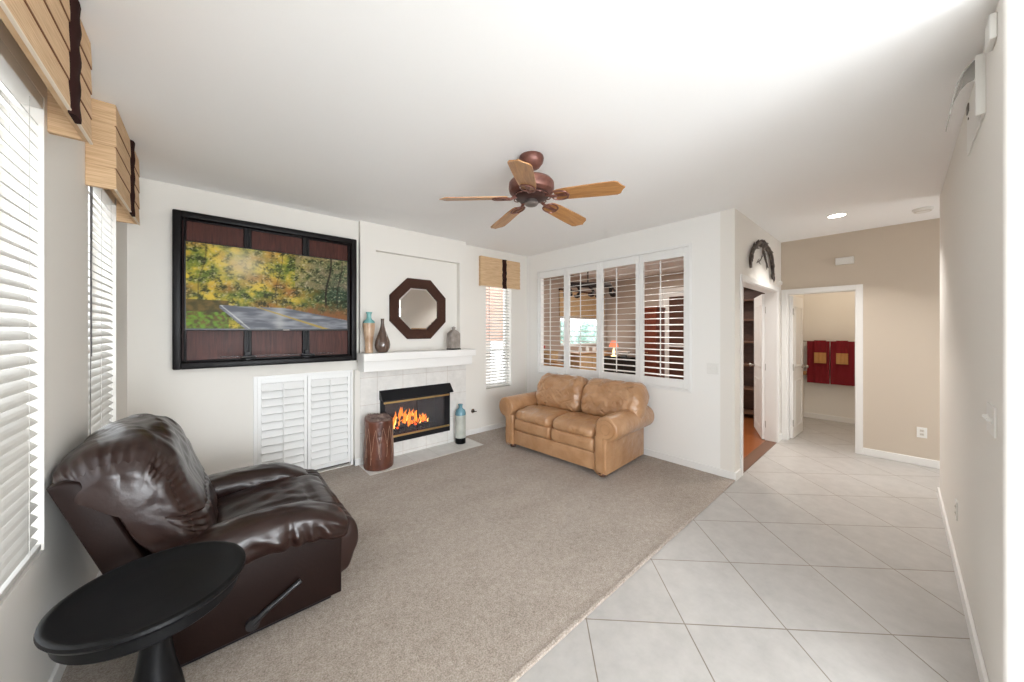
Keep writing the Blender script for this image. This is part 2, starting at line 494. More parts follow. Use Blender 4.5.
# carpet with a rolled edge towards the tile
prof = [(HW - 0.004, 0.0), (HW - 0.008, 0.006), (HW - 0.004, 0.013), (HW + 0.008, 0.016), (HW + 0.022, 0.0135), (HW + 0.05, CT), (4.05, CT), (4.05, 0)]
b = NB(); prism(b, prof, LW, SW, 'X'); c_ = struct('floor_carpet', b, 'carpet')
b = NB(); box(b, 4.13, 8.2, HW + 0.12, 4.9, -0.11, 0.004); struct('floor_hardwood', b, 'hardwood')

W1 = (1.40, 2.22, 0.63, 2.40); W2 = (2.86, 3.58, 0.63, 2.40)
b = NB(); wall_pieces(b, 'X', LW - 0.17, LW, -3.3, 4.2, 0, CZ, [W1, W2, (-2.75, -0.45, 0.4, 2.35)]); struct('wall_left', b, 'wall')  # the opening behind the camera is added to let light in
# television wall
CAB = (0.30, 1.175, 0.02, 1.06)
b = NB(); wall_pieces(b, 'Y', TW, TW + 0.35, LW, 1.24, 0, CZ, [CAB]); struct('wall_television', b, 'wall')
# fireplace breast with niche and firebox opening
b = NB()
box(b, 1.24, 1.41, FP, 4.30, 1.25, CZ); box(b, 2.53, 2.63, FP, 4.30, 1.25, CZ)
box(b, 1.41, 2.53, FP, 4.30, 2.41, CZ); box(b, 1.41, 2.53, 4.015, 4.30, 1.25, 2.41)
struct('wall_fireplace', b, 'wall')
FX0, FX1, FZ0, FZ1 = 1.46, 2.36, 0.18, 0.80
b = NB(); wall_pieces(b, 'Y', FP, 4.30, 1.24, 2.63, 0, 1.25, [(FX0, FX1, FZ0, FZ1)]); struct('wall_fireplace_tile', b, 'fp_tile')
b = NB(); box(b, 1.22, 2.66, 3.57, FP, 0.0, CT + 0.003, 0.002); struct('floor_hearth', b, 'hearth')
WN = (3.06, 3.56, 0.63, 2.42)
b = NB(); wall_pieces(b, 'Y', WW, WW + 0.17, 2.63, SW + 0.14, 0, CZ, [WN]); struct('wall_window', b, 'wall')
SH = (1.497, 3.80, 0.833, 2.43)
b = NB(); wall_pieces(b, 'X', SW, SW + 0.13, HW + 0.13, WW, 0, CZ, [SH]); struct('wall_shutter', b, 'wall_white')
# hall wall with the double-door opening
HD = (4.12, 5.67, 0, 2.02)
b = NB(); wall_pieces(b, 'Y', HW, HW + 0.13, SW, BW, 0, CZ, [HD]); struct('wall_hall', b, 'wall')
BD = (0.345, 1.02, 0, 2.0)
b = NB(); wall_pieces(b, 'X', BW, BW + 0.12, -1.7, HW + 0.13, 0, CZ, [BD]); struct('wall_bathroom_door', b, 'wall_tan')
b = NB(); box(b, 7.75, 7.87, -0.6, 1.55, 0, CZ); struct('wall_bathroom_back', b, 'wall')
b = NB(); box(b, BW + 0.12, 7.87, -0.72, -0.6, 0, CZ); struct('wall_bathroom_right', b, 'wall')
b = NB(); box(b, BW + 0.12, 7.75, 1.10, 1.21, 0, CZ); struct('wall_bathroom_left', b, 'wall')
# right wall with rounded corner and its return
b = NB(); box(b, 2.07, 4.91, RW - 0.15, RW, 0, CZ, 0.018, 4); struct('wall_right', b, 'wall', smooth=30)
b = NB(); box(b, 2.07, 2.22, -3.3, RW - 0.10, 0, CZ, 0.0); struct('wall_right_return', b, 'wall')
b = NB(); wall_pieces(b, 'Y', -1.82, -1.7, 4.91, BW + 0.12, 0, CZ, [(5.0, 5.76, 0.0, 2.1)]); struct('wall_entry', b, 'wall_tan')  # unseen opening added to let light into the hall
b = NB(); box(b, 4.79, 4.91, -1.7, RW - 0.151, 0, CZ); struct('wall_entry_side', b, 'wall')
b = NB(); wall_pieces(b, 'Y', -3.42, -3.3, LW - 0.17, 2.22, 0, CZ, [(-0.45, 1.95, 0.0, 2.3)]); struct('wall_rear', b, 'wall')  # unseen rear wall; its wide opening is added for the fill light
# dining room beyond the shutters
DW = (5.50, 7.02, 1.17, 1.80)
b = NB(); wall_pieces(b, 'Y', 4.7, 4.82, SW + 0.13, 7.3, 0, CZ, [DW]); struct('wall_dining_window', b, 'wall_dining')
b = NB(); box(b, 7.2, 7.32, HW + 0.13, 4.7, 0, CZ); struct('wall_dining_back', b, 'wall_dining')
b = NB(); box(b, SW + 0.02, SW + 0.13, WW + 0.17, 4.7, 0, CZ); struct('wall_dining_side', b, 'wall_dining')


def baseboard(name, x0, x1, y0, y1, h=0.085):
    b = NB(); box(b, x0, x1, y0, y1, 0, h, 0.004); struct(name, b, 'trim')


T = 0.014
baseboard('baseboard_left', LW, LW + T, -3.3, TW)
baseboard('baseboard_television', LW, CAB[0] - 0.03, TW - T, TW)
baseboard('baseboard_window', 2.63, SW, WW - T, WW)
baseboard('baseboard_shutter', SW - T, SW, HW, WW)
baseboard('baseboard_hall_near', SW - T, HD[0] - 0.06, HW - T, HW)
baseboard('baseboard_hall_far', HD[1] + 0.055, BW, HW - T, HW)
baseboard('baseboard_bath_side', BW - T, BW, -1.7, BD[0] - 0.055)
baseboard('baseboard_right', 2.07, 4.91, RW, RW + T)
baseboard('baseboard_bathroom_back', 7.75 - T, 7.75, -0.6, 1.1)
baseboard('baseboard_pilaster', 1.185, 1.24, FP - 0.005, TW, 0.085)
b = NB(); box(b, 1.185, 1.24, FP + 0.01, TW, 0.0, 1.06, 0.003); struct('trim_pilaster', b, 'wall')


def casing(name, axis, pos, a0, a1, zt, out, depth=0.13, w=0.055, t=0.016):
    """door casing around an opening with jamb lining; out = direction of the room side"""
    b = NB()
    def B(u0, u1, q0, q1, p0, p1, bev=0.003):
        lo, hi = min(p0, p1), max(p0, p1)
        if axis == 'X': box(b, lo, hi, u0, u1, q0, q1, bev)
        else: box(b, u0, u1, lo, hi, q0, q1, bev)
    p0, p1 = pos, pos + out * t
    B(a0 - w, a0 + 0.004, 0, zt + w, p0, p1); B(a1 - 0.004, a1 + w, 0, zt + w, p0, p1); B(a0 + 0.004, a1 - 0.004, zt - 0.004, zt + w, p0, p1)
    j0, j1 = pos + out * 0.002, pos - out * depth
    B(a0, a0 + 0.014, 0, zt, j0, j1, 0); B(a1 - 0.014, a1, 0, zt, j0, j1, 0); B(a0 + 0.014, a1 - 0.014, zt - 0.014, zt, j0, j1, 0)
    struct(name, b, 'trim')


casing('trim_1', 'Y', HW, HD[0], HD[1], HD[3], -1)
casing('trim_2', 'X', BW, BD[0], BD[1], BD[3], -1, 0.12)
b = NB(); box(b, HD[0], HD[1], HW, HW + 0.12, 0, 0.006); struct('trim_threshold', b, 'walnut_light')


# ------------------------------------------------------------------ windows with glass, blinds, valances
def window(name, axis, pos, out, a0, a1, z0, z1, frame=0.04, mid=True):
    """frame set deep in a wall opening: pos = glass plane"""
    b = NB()
    def B(bb, u0, u1, q0, q1, h=0.025):
        if axis == 'X': box(bb, pos - h, pos + h, u0, u1, q0, q1)
        else: box(bb, u0, u1, pos - h, pos + h, q0, q1)
    B(b, a0, a0 + frame, z0, z1); B(b, a1 - frame, a1, z0, z1)
    B(b, a0 + frame, a1 - frame, z0, z0 + frame); B(b, a0 + frame, a1 - frame, z1 - frame, z1)
    if mid: B(b, a0 + frame, a1 - frame, (z0 + z1) / 2 - 0.02 - 0.33, (z0 + z1) / 2 + 0.02 - 0.33)
    o = struct(name, b, 'trim')
    g = NB(); B(g, a0 + frame, a1 - frame, z0 + frame, z1 - frame, 0.003)
    obj('window_glass', g, 'glass', o)


window('window_1', 'X', LW - 0.13, -1, *W1)
window('window_2', 'X', LW - 0.13, -1, *W2)
window('window_added_7', 'Y', -1.78, -1, 5.0, 5.76, 0.0, 2.1, 0.10, mid=False)  # unseen entry glazing, added to go with the hall fill light
window('window_added_6', 'X', LW - 0.13, -1, -2.75, -0.45, 0.4, 2.35, 0.05, mid=False)  # extra window out of view, added as a light source from the left
window('window_3', 'Y', WW + 0.13, 1, *WN)
window('window_4', 'Y', 4.76, 1, *DW, mid=False)
window('window_added_5', 'Y', -3.36, -1, -0.45, 1.95, 0.0, 2.3, 0.06, mid=False)  # unseen rear glazing, added to go with the fill light behind the camera


def blind(label, axis, pos, inward, a0, a1, z0, z1, tilt, pitch=0.046, wand=None, depth=0.05, wcol='dark_cord', group='white horizontal blinds'):
    """horizontal slat blind. inward = +1/-1 direction into the room along the axis"""
    mid = (a0 + a1) / 2
    loc = (pos, mid, z0) if axis == 'X' else (mid, pos, z0)
    t = thing('window_blind', label, 'blind', loc, 0, group)
    def P(p, a, z):
        return (p, a, z) if axis == 'X' else (a, p, z)
    def B(bb, p0, p1, u0, u1, q0, q1, bev=0.0):
        lo, hi = min(p0, p1), max(p0, p1)
        if axis == 'X': box(bb, lo, hi, u0, u1, q0, q1, bev)
        else: box(bb, u0, u1, lo, hi, q0, q1, bev)
    b = NB(); B(b, pos - 0.03, pos + 0.03, a0, a1, z1 - 0.05, z1, 0.003); obj('headrail', b, 'blind', t)
    b = NB(); B(b, pos - 0.026, pos + 0.026, a0, a1, z0 + 0.004, z0 + 0.024, 0.003); obj('bottom_rail', b, 'blind', t)
    b = NB(); z = z0 + 0.055
    while z < z1 - 0.07:
        h = depth / 2; c, s = math.cos(tilt), math.sin(tilt)
        pts = []
        for q in (-1, -0.5, 0, 0.5, 1):
            pts.append((q * h, 0.0035 * (1 - q * q)))
        poly = [(x, zz + 0.0013) for x, zz in pts] + [(x, zz - 0.0013) for x, zz in reversed(pts)]
        A = []; Bv = []
        for x, zz in poly:
            xr = x * c + zz * s; zr = -x * s + zz * c
            A.append(b.verts.new(P(pos + inward * xr, a0 + 0.004, z + zr)))
            Bv.append(b.verts.new(P(pos + inward * xr, a1 - 0.004, z + zr)))
        n = len(A)
        b.faces.new(A); b.faces.new(Bv[::-1])
        for i in range(n): b.faces.new((A[i], A[(i + 1) % n], Bv[(i + 1) % n], Bv[i]))
        z += pitch
    obj('slats', b, 'blind', t)
    for f in (0.16, 0.84) if a1 - a0 < 0.6 else (0.12, 0.5, 0.88):
        a = a0 + (a1 - a0) * f; b = NB()
        for sgn in (-1, 1):
            tube(b, [P(pos + sgn * 0.021, a, z0 + 0.02), P(pos + sgn * 0.021, a, z1 - 0.04)], 0.0012, 5)
        obj('ladder_cord', b, 'cord', t)
    if wand:
        aw, zw = wand
        b = NB(); tube(b, [P(pos + inward * 0.034, aw, z1 - 0.04), P(pos + inward * 0.036, aw, zw)], 0.0035, 8)
        obj('tilt_wand', b, wcol, t)
    return t


blind('white slatted blind in the nearest left-wall window beside the side table', 'X', LW - 0.030, 1, W1[0] + 0.01, W1[1] - 0.012, W1[2] + 0.005, W1[3], math.radians(40))
bt_ = blind('white slatted blind in the left-wall window behind the recliner', 'X', LW - 0.030, 1, W2[0] + 0.01, W2[1] - 0.012, W2[2] + 0.005, W2[3], math.radians(40), wand=(W2[0] + 0.03, 1.35))
b = NB(); tube(b, [(LW + 0.012, W2[0] + 0.02, 2.30), (LW + 0.0035, W2[0] + 0.022, 1.0), (LW + 0.0035, W2[0] + 0.022, 0.36)], 0.0018, 5); lathe(b, [(0.002, 0.39), (0.006, 0.36), (0.007, 0.34), (0.003, 0.335)], (LW + 0.0075, W2[0] + 0.022, 0), 10)
obj('pull_cord', b, 'dark_cord', bt_)
blind('narrow white slatted blind in the window right of the fireplace', 'Y', WW + 0.05, -1, WN[0] + 0.01, WN[1] - 0.01, WN[2] + 0.005, WN[3], math.radians(22), wand=(WN[0] + 0.07, 1.35))


def valance(label, axis, wall, inward, a0, a1, z0, z1, depth, folds, band_at, group, lines=True):
    mid = (a0 + a1) / 2
    loc = (wall, mid, z0) if axis == 'X' else (mid, wall, z0)
    t = thing('window_valance', label, 'valance', loc, 0, group)
    def B(bb, p0, p1, u0, u1, q0, q1, bev=0.0):
        lo, hi = min(p0, p1), max(p0, p1)
        if axis == 'X': box(bb, lo, hi, u0, u1, q0, q1, bev)
        else: box(bb, u0, u1, lo, hi, q0, q1, bev)
    # each fold laps over the one below: a shallow wedge, front and both returns
    b = NB(); hgt = (z1 - z0) / folds
    for k in range(folds):
        q0, q1 = z0 + k * hgt, z0 + (k + 1) * hgt
        lip = 0.0035
        f0 = wall + inward * (depth + lip); f1 = wall + inward * depth
        def ring(z, out, e):
            pos = wall + inward * (depth + out)
            c = [(wall + inward * 0.001, a0 - e), (pos, a0 - e), (pos, a1 + e), (wall + inward * 0.001, a1 + e)]
            inn = [(wall + inward * 0.001, a0 + 0.02), (wall + inward * (depth - 0.02), a0 + 0.02), (wall + inward * (depth - 0.02), a1 - 0.02), (wall + inward * 0.001, a1 - 0.02)]
            mk = lambda pa: b.verts.new((pa[0], pa[1], z) if axis == 'X' else (pa[1], pa[0], z))
            return [mk(x) for x in c], [mk(x) for x in inn]
        o1, i1 = ring(q0, lip, lip); o2, i2 = ring(q0 + hgt * 0.25, lip * 0.9, lip * 0.9); o3, i3 = ring(q1, 0, 0)
        for (oa, ia), (ob, ib) in (((o1, i1), (o2, i2)), ((o2, i2), (o3, i3))):
            for i in range(3):
                b.faces.new((oa[i], oa[i + 1], ob[i + 1], ob[i])); b.faces.new((ia[i], ib[i], ib[i + 1], ia[i + 1]))
            for i in (0, 3): b.faces.new((oa[i], ob[i], ib[i], ia[i]))
        for i in range(3):
            b.faces.new((o1[i], i1[i], i1[i + 1], o1[i + 1])); b.faces.new((o3[i], o3[i + 1], i3[i + 1], i3[i]))
    obj('fabric_box', b, 'valance', t)
    b = NB()
    for k in range(1, folds):
        q = z0 + k * hgt
        B(b, wall + inward * (depth - 0.003), wall + inward * (depth + 0.0035), a0 - 0.003, a1 + 0.003, q - 0.005, q)
    if lines: obj('fold_lines', b, 'groove', t)
    else: b.free()
    b = NB()
    B(b, wall + inward * (depth - 0.004), wall + inward * (depth + 0.006), a0 - 0.005, a1 + 0.005, z0 - 0.005, z0 + 0.003, 0.002)
    obj('lining_edge', b, 'valance_lining', t)
    # dark strap hanging down the front over the folds
    b = NB(); s0, s1 = band_at
    rows = []
    for k in range(folds * 6 + 1):
        q = z0 - 0.014 + (z1 - 0.002 - z0 + 0.014) * k / (folds * 6)
        o_ = 0.013 + 0.0022 * math.sin(2 * PI * (k / 6.0) + 0.8); rr = []
        for a_, dd in ((s0, -0.012), (s0 + 0.008, 0.0), ((s0 + s1) / 2, 0.003), (s1 - 0.008, 0.0), (s1, -0.012)):
            pos = wall + inward * (depth + max(0.001, o_ + dd)); a2 = a_ + 0.004 * math.sin(k * 0.7)
            rr.append(b.verts.new((pos, a2, q) if axis == 'X' else (a2, pos, q)))
        for a_ in (s1, s0):
            pos = wall + inward * (depth - 0.002); rr.append(b.verts.new((pos, a_, q) if axis == 'X' else (a_, pos, q)))
        rows.append(rr)
    for k in range(len(rows) - 1):
        for i in range(7): b.faces.new((rows[k][i], rows[k][(i + 1) % 7], rows[k + 1][(i + 1) % 7], rows[k + 1][i]))
    b.faces.new(rows[0]); b.faces.new(rows[-1][::-1])
    obj('dark_strap', b, 'band', t, smooth=60)
    return t


G = 'tan fabric valances over the left-wall windows'
valance('long tan folded valance with dark strap over the nearest left-wall window', 'X', LW, 1, 1.36, 2.27, 2.285, CZ - 0.002, 0.108, 4, (1.97, 2.06), G)
valance('tan folded valance with dark strap over the window behind the recliner', 'X', LW, 1, 2.80, 3.60, 2.25, CZ - 0.002, 0.105, 4, (3.24, 3.32), G)
valance('small tan woven valance with dark strap over the narrow window by the fireplace', 'Y', WW, -1, 2.93, 3.70, 2.150, 2.582, 0.045, 6, (3.335, 3.42), None, lines=False)


# ------------------------------------------------------------------ plantation shutters in the shutter wall
def shutters():
    y0, y1, z0, z1 = SH
    t = thing('plantation_shutters', 'four-panel white plantation shutters set in the wall above the loveseat', 'shutters', (SW, (y0 + y1) / 2, z0))
    b = NB(); f = 0.020; x0, x1 = SW - 0.022, SW + 0.10
    box(b, x0, x1, y0, y0 + f, z0, z1, 0.003); box(b, x0, x1, y1 - f, y1, z0, z1, 0.003)
    box(b, x0, x1, y0 + f, y1 - f, z0, z0 + f, 0.003); box(b, x0, x1, y0 + f, y1 - f, z1 - f, z1, 0.003)
    # thin outer moulding
    o = 0.012
    box(b, SW - 0.012, SW + 0.0, y0 - o, y1 + o, z1, z1 + o, 0.002); box(b, SW - 0.012, SW, y0 - o, y1 + o, z0 - o, z0, 0.002)
    box(b, SW - 0.012, SW, y0 - o, y0, z0, z1, 0.002); box(b, SW - 0.012, SW, y1, y1 + o, z0, z1, 0.002)
    obj('shutter_frame', b, 'shutter', t)
    Y0, Y1, Z0, Z1 = y0 + f, y1 - f, z0 + f, z1 - f
    w = (Y1 - Y0) / 4
    xs0, xs1 = SW - 0.012, SW + 0.020
    for k in range(4):
        a0, a1 = Y0 + k * w + 0.0015, Y0 + (k + 1) * w - 0.0015
        st = 0.0485
        b = NB()
        box(b, xs0, xs1, a0, a0 + st, Z0 + 0.002, Z1 - 0.002, 0.003); box(b, xs0, xs1, a1 - st, a1, Z0 + 0.002, Z1 - 0.002, 0.003)
        box(b, xs0, xs1, a0 + st, a1 - st, Z0 + 0.002, Z0 + 0.098, 0.003); box(b, xs0, xs1, a0 + st, a1 - st, Z1 - 0.098, Z1 - 0.002, 0.003)
        pn = obj('shutter_panel', b, 'shutter', t)
        b = NB(); n = 19; zz0, zz1 = Z0 + 0.098, Z1 - 0.098
        for i in range(n):
            z = zz0 + (zz1 - zz0) * (i + 0.5) / n
            # elliptical louvre, open almost flat
            pr = []
            for q in range(14):
                a = 2 * PI * q / 14; x = 0.031 * math.cos(a); h = 0.0045 * math.sin(a); tl = math.radians(6)
                pr.append((SW + 0.004 + x * math.cos(tl) + h * math.sin(tl), z + x * math.sin(tl) * 1 + h * math.cos(tl)))
            A = [b.verts.new((x, a0 + st + 0.001, zz)) for x, zz in pr]; B_ = [b.verts.new((x, a1 - st - 0.001, zz)) for x, zz in pr]
            b.faces.new(A); b.faces.new(B_[::-1])
            for i2 in range(14): b.faces.new((A[i2], A[(i2 + 1) % 14], B_[(i2 + 1) % 14], B_[i2]))
        obj('louvers', b, 'shutter', pn, smooth=50)
        b = NB(); m_ = (a0 + a1) / 2 + 0.015
        box(b, SW - 0.036, SW - 0.026, m_ - 0.006, m_ + 0.006, zz0 + 0.02, zz1 - 0.02, 0.002)
        obj('tilt_rod', b, 'shutter', pn)
    return t


shutters()


# ------------------------------------------------------------------ louvered cabinet under the television
def cabinet():
    x0, x1, z0, z1 = CAB
    t = thing('louvered_cabinet', 'white built-in cabinet with two louvered doors below the television', 'cabinet', ((x0 + x1) / 2, TW, 0))
    b = NB(); f = 0.028
    box(b, x0, x0 + f, TW - 0.012, TW + 0.10, z0, z1, 0.002); box(b, x1 - f * 0.6, x1, TW - 0.012, TW + 0.10, z0, z1, 0.002)
    box(b, x0 + f, x1 - f * 0.6, TW - 0.012, TW + 0.10, z1 - f, z1, 0.002)
    obj('cabinet_frame', b, 'shutter', t)
    b = NB(); box(b, x0, x1, TW + 0.05, TW + 0.34, 0.0, z1); obj('cabinet_interior', b, 'dark_slot', t)
    X0, X1, Z0, Z1 = x0 + f, x1 - f * 0.6, 0.05, z1 - f
    w = (X1 - X0) / 2
    for k in range(2):
        a0, a1 = X0 + k * w + 0.0015, X0 + (k + 1) * w - 0.0015; st = 0.03
        b = NB()
        p0, p1 = TW + 0.002, TW + 0.030
        box(b, a0, a0 + st, p0, p1, Z0, Z1, 0.002); box(b, a1 - st, a1, p0, p1, Z0, Z1, 0.002)
        box(b, a0 + st, a1 - st, p0, p1, Z0, Z0 + 0.045, 0.002); box(b, a0 + st, a1 - st, p0, p1, Z1 - 0.045, Z1, 0.002)
        d = obj('cabinet_door', b, 'shutter', t)
        b = NB(); n = 12; q0, q1 = Z0 + 0.045, Z1 - 0.045
        for i in range(n):
            z = q0 + (q1 - q0) * (i + 0.5) / n; hh = (q1 - q0) / n * 0.5
            poly = [(TW - 0.012, z - hh + 0.002), (TW - 0.004, z - hh - 0.004), (TW + 0.034, z + hh - 0.010), (TW + 0.028, z + hh - 0.004)]
            prism(b, [(y, zz) for y, zz in poly], a0 + st + 0.001, a1 - st - 0.001, 'X')
        obj('louvers', b, 'shutter', d)
        b = NB(); m_ = (a0 + a1) / 2
        box(b, m_ - 0.005, m_ + 0.005, TW - 0.024, TW - 0.014, q0 + 0.02, q1 - 0.01, 0.002)
        obj('tilt_rod', b, 'shutter', d)
    return t


cabinet()


# ------------------------------------------------------------------ television wall panel, television, glass shelf
def tv_panel():
    X0, X1, Z0, Z1 = -0.236, 1.199, 1.168, 2.489
    t = thing('media_panel', 'black framed mahogany panel mounted on the wall behind the television', 'wall panel', ((X0 + X1) / 2, TW, Z0))
    y0, y1 = 3.92, TW
    b = NB(); f = 0.058
    box(b, X0, X0 + f, y0, y1, Z0, Z1, 0.012, 3); box(b, X1 - f, X1, y0, y1, Z0, Z1, 0.012, 3)
    box(b, X0 + f - 0.01, X1 - f + 0.01, y0, y1, Z1 - f, Z1, 0.012, 3); box(b, X0 + f - 0.01, X1 - f + 0.01, y0, y1, Z0, Z0 + f, 0.012, 3)
    # inner ridge of the moulding
    g = 0.018
    box(b, X0 + f + 0.008, X0 + f + 0.008 + g, y0 + 0.02, y1, Z0 + f, Z1 - f, 0.004); box(b, X1 - f - 0.008 - g, X1 - f - 0.008, y0 + 0.02, y1, Z0 + f, Z1 - f, 0.004)
    box(b, X0 + f, X1 - f, y0 + 0.03, y1, Z0 + f, Z0 + f + 0.014, 0.003); box(b, X0 + f, X1 - f, y0 + 0.03, y1, Z1 - f - 0.014, Z1 - f, 0.003)
    obj('outer_frame', b, 'frame_wood', t, smooth=40)
    for a, c in ((0.226, 0.284), (0.688, 0.749)):
        b = NB(); box(b, a, a + 0.022, y0 + 0.02, y1, Z0 + f, Z1 - f, 0.004); box(b, c - 0.022, c, y0 + 0.02, y1, Z0 + f, Z1 - f, 0.004)
        box(b, a + 0.015, c - 0.015, y0 + 0.035, y1, Z0 + f, Z1 - f, 0.002)
        obj('mullion', b, 'frame_wood', t)
    for a, c in ((X0 + f, 0.226), (0.284, 0.688), (0.749, X1 - f)):
        b = NB(); box(b, a, c, 3.972, 3.995, Z0 + f, Z1 - f); obj('wood_panel', b, 'panel_wood', t)
    return t


tv_panel()


def fbm(x, y, o=4, s=0.0):
    v = 0; a = 0.5; f = 1
    for _ in range(o):
        v += a * noise.noise((x * f + s, y * f - s, s * 1.7)); a *= 0.5; f *= 2
    return v


def lerp3(a, b, t):
    t = max(0, min(1, t)); return tuple(a[i] + (b[i] - a[i]) * t for i in range(3))


def autumn(u, v):
    """picture on the screen, sRGB 0..1; u right, v up: autumn woodland with a road bending away"""
    n1 = fbm(u * 9, v * 6, 4, 3.1); n2 = fbm(u * 22, v * 16, 4, 8.7); n3 = fbm(u * 48, v * 34, 3, 1.3)
    # foliage
    yellow = (0.80, 0.68, 0.20); green = (0.38, 0.44, 0.16); dark = (0.15, 0.17, 0.10); pale = (0.70, 0.66, 0.52); rust = (0.58, 0.38, 0.18); teal = (0.26, 0.36, 0.28)
    c = lerp3(green, yellow, 0.42 + 1.7 * n1 + 1.3 * n2)
    c = lerp3(c, rust, (fbm(u * 5, v * 5, 3, 21) + 0.05) * 2.2)
    if u > 0.58: c = lerp3(c, lerp3(teal, dark, 0.4 + 2 * n2), min(1, (u - 0.58) * 3) * (1 - abs(v - 0.5) * 1.1) * 1.1)
    if u > 0.62 and v > 0.55: c = lerp3(c, (0.50, 0.46, 0.38), 0.45 + n2)
    n4 = fbm(u * 95, v * 66, 3, 4.4)
    c = lerp3(c, dark, max(0, min(0.8, -n2 * 2.2 - 0.05 - n4 * 1.6))); c = lerp3(c, pale, max(0, n3 * 2.0 + n4 * 1.4 - 0.22))
    # bright hazy gap upper left centre
    g = math.exp(-(((u - 0.30) / 0.13) ** 2 + ((v - 0.80) / 0.22) ** 2)); c = lerp3(c, (0.78, 0.72, 0.60), g * 0.75)
    # trunks
    for tx, tw, ti in ((0.845, 0.007, 0.8), (0.93, 0.005, 0.5), (0.505, 0.004, 0.35), (0.07, 0.005, 0.3)):
        if abs(u - tx - (v - 0.5) * 0.05 - 0.01 * math.sin(v * 9)) < tw and v > 0.30: c = lerp3(c, (0.16, 0.12, 0.09), ti)
    # low bank
    top = 0.285 - 0.02 * u + 0.012 * fbm(u * 14, 0, 3, 5)
    right = 0.19 - 0.15 * (u - 0.55) / 0.45
    if v < 0.36 and u > 0.55:
        c = lerp3(c, (0.52, 0.34, 0.20), (0.36 - v) * 6 + n2)
    if v < 0.34 and u < 0.22:
        c = lerp3((0.30, 0.28, 0.14), (0.45, 0.36, 0.18), 0.5 + 2 * n2)
        if v < 0.20: c = lerp3(c, (0.42, 0.58, 0.16), 0.45 + 2.4 * n3)
    # road
    lx = 0.17 + 0.16 * max(0, 0.285 - v) / 0.285 * (1 if v > 0.1 else 1)
    if 0.17 < u and v < top and u > lx - 0.02 and v < 0.285 - max(0, (u - 0.52)) * 0.33:
        c = lerp3((0.38, 0.39, 0.42), (0.55, 0.56, 0.58), 0.5 + 2.0 * fbm(u * 8, v * 26, 4, 2))
        rf = math.exp(-(((u - 0.52) / 0.035) ** 2)); c = lerp3(c, (0.72, 0.72, 0.70), rf * 0.5)
        yl = 0.285 - (u - 0.36) * 0.60
        if abs(v - yl) < 0.006 + 0.010 * (0.29 - v) / 0.29 and u > 0.36: c = lerp3(c, (0.70, 0.58, 0.22), 0.75)
        if abs(u - lx - 0.005) < 0.005: c = lerp3(c, (0.85, 0.85, 0.82), 0.6)
    g_ = (c[0] + c[1] + c[2]) / 3; c = tuple(x * 0.84 + g_ * 0.16 for x in c)
    return tuple(max(0, min(1, x)) ** 2.4 for x in c)


def picture_plane(P, W, H, nx, ny, fn):
    """coloured grid: P(u,v)->world point; colour per face corner"""
    me = bpy.data.meshes.new('picture'); vs = []; fs = []
    for j in range(ny + 1):
        for i in range(nx + 1): vs.append(P(i / nx, j / ny))
    for j in range(ny):
        for i in range(nx): fs.append((j * (nx + 1) + i, j * (nx + 1) + i + 1, (j + 1) * (nx + 1) + i + 1, (j + 1) * (nx + 1) + i))
    me.from_pydata(vs, [], fs)
    at = me.color_attributes.new('picture', 'FLOAT_COLOR', 'POINT')
    k = 0
    for j in range(ny + 1):
        for i in range(nx + 1):
            at.data[k].color = (*fn(i / nx, j / ny), 1); k += 1
    return me


def television():
    X0, X1, Z0, Z1 = -0.160, 1.083, 1.492, 2.228
    rz = 0.0
    t = thing('television', 'wide flat television showing an autumn forest road, on the mahogany panel', 'television', ((X0 + X1) / 2, 3.92, Z0))
    b = NB(); box(b, X0, X1, 3.835, 3.865, Z0, Z1, 0.004)
    box(b, X0 + 0.15, X1 - 0.15, 3.865, 3.90, Z0 + 0.08, Z1 - 0.2, 0.01)
    obj('screen_housing', b, 'screen_bezel', t)
    e = 0.009; ax0, ax1, az0, az1 = X0 + e, X1 - e, Z0 + 0.018, Z1 - e
    me = picture_plane(lambda u, v: (ax0 + (ax1 - ax0) * u - t.location.x, 3.8335 - t.location.y, az0 + (az1 - az0) * v - t.location.z), 1, 1, 240, 140, autumn)
    o = bpy.data.objects.new('lit_screen', me); COL.objects.link(o); o.parent = t
    me.materials.append(vcol_mat('screen_picture', 0.66, 0.3))
    b = NB(); box(b, (X0 + X1) / 2 + 0.05, (X0 + X1) / 2 + 0.10, 3.8335, 3.836, Z0 + 0.004, Z0 + 0.010); obj('maker_badge', b, 'pewter', t)
    b = NB(); box(b, 0.31, 0.66, 3.90, 3.965, Z0 + 0.15, Z1 - 0.15, 0.004); obj('wall_bracket', b, 'black_metal', t)
    return t


television()


def tv_shelf():
    t = thing('glass_shelf', 'thin smoked glass shelf on two black brackets under the television', 'shelf', (0.5, 3.97, 1.25))
    b = NB(); box(b, 0.06, 0.93, 3.78, 3.918, 1.262, 1.270, 0.001); obj('shelf_board', b, 'smoked_glass', t)
    for x in (0.255, 0.72):
        b = NB(); prism(b, [(3.918, 1.235), (3.918, 1.262), (3.78, 1.262), (3.79, 1.257)], x - 0.05, x + 0.05, 'X')
        box(b, x - 0.02, x + 0.02, 3.90, 3.938, 1.225, 1.30, 0.003)
        obj('bracket', b, 'black_metal', t)


tv_shelf()


# ------------------------------------------------------------------ mantel and fireplace
b = NB()
box(b, 1.20, 2.628, 3.70, FP, 1.165, 1.25, 0.004)
box(b, 1.215, 2.60, 3.745, FP, 1.05, 1.165, 0.004)
tag(obj('mantel_shelf', b, 'trim', origin=(1.91, 3.9, 1.05)), 'white two-tier mantel shelf across the fireplace', 'mantel')


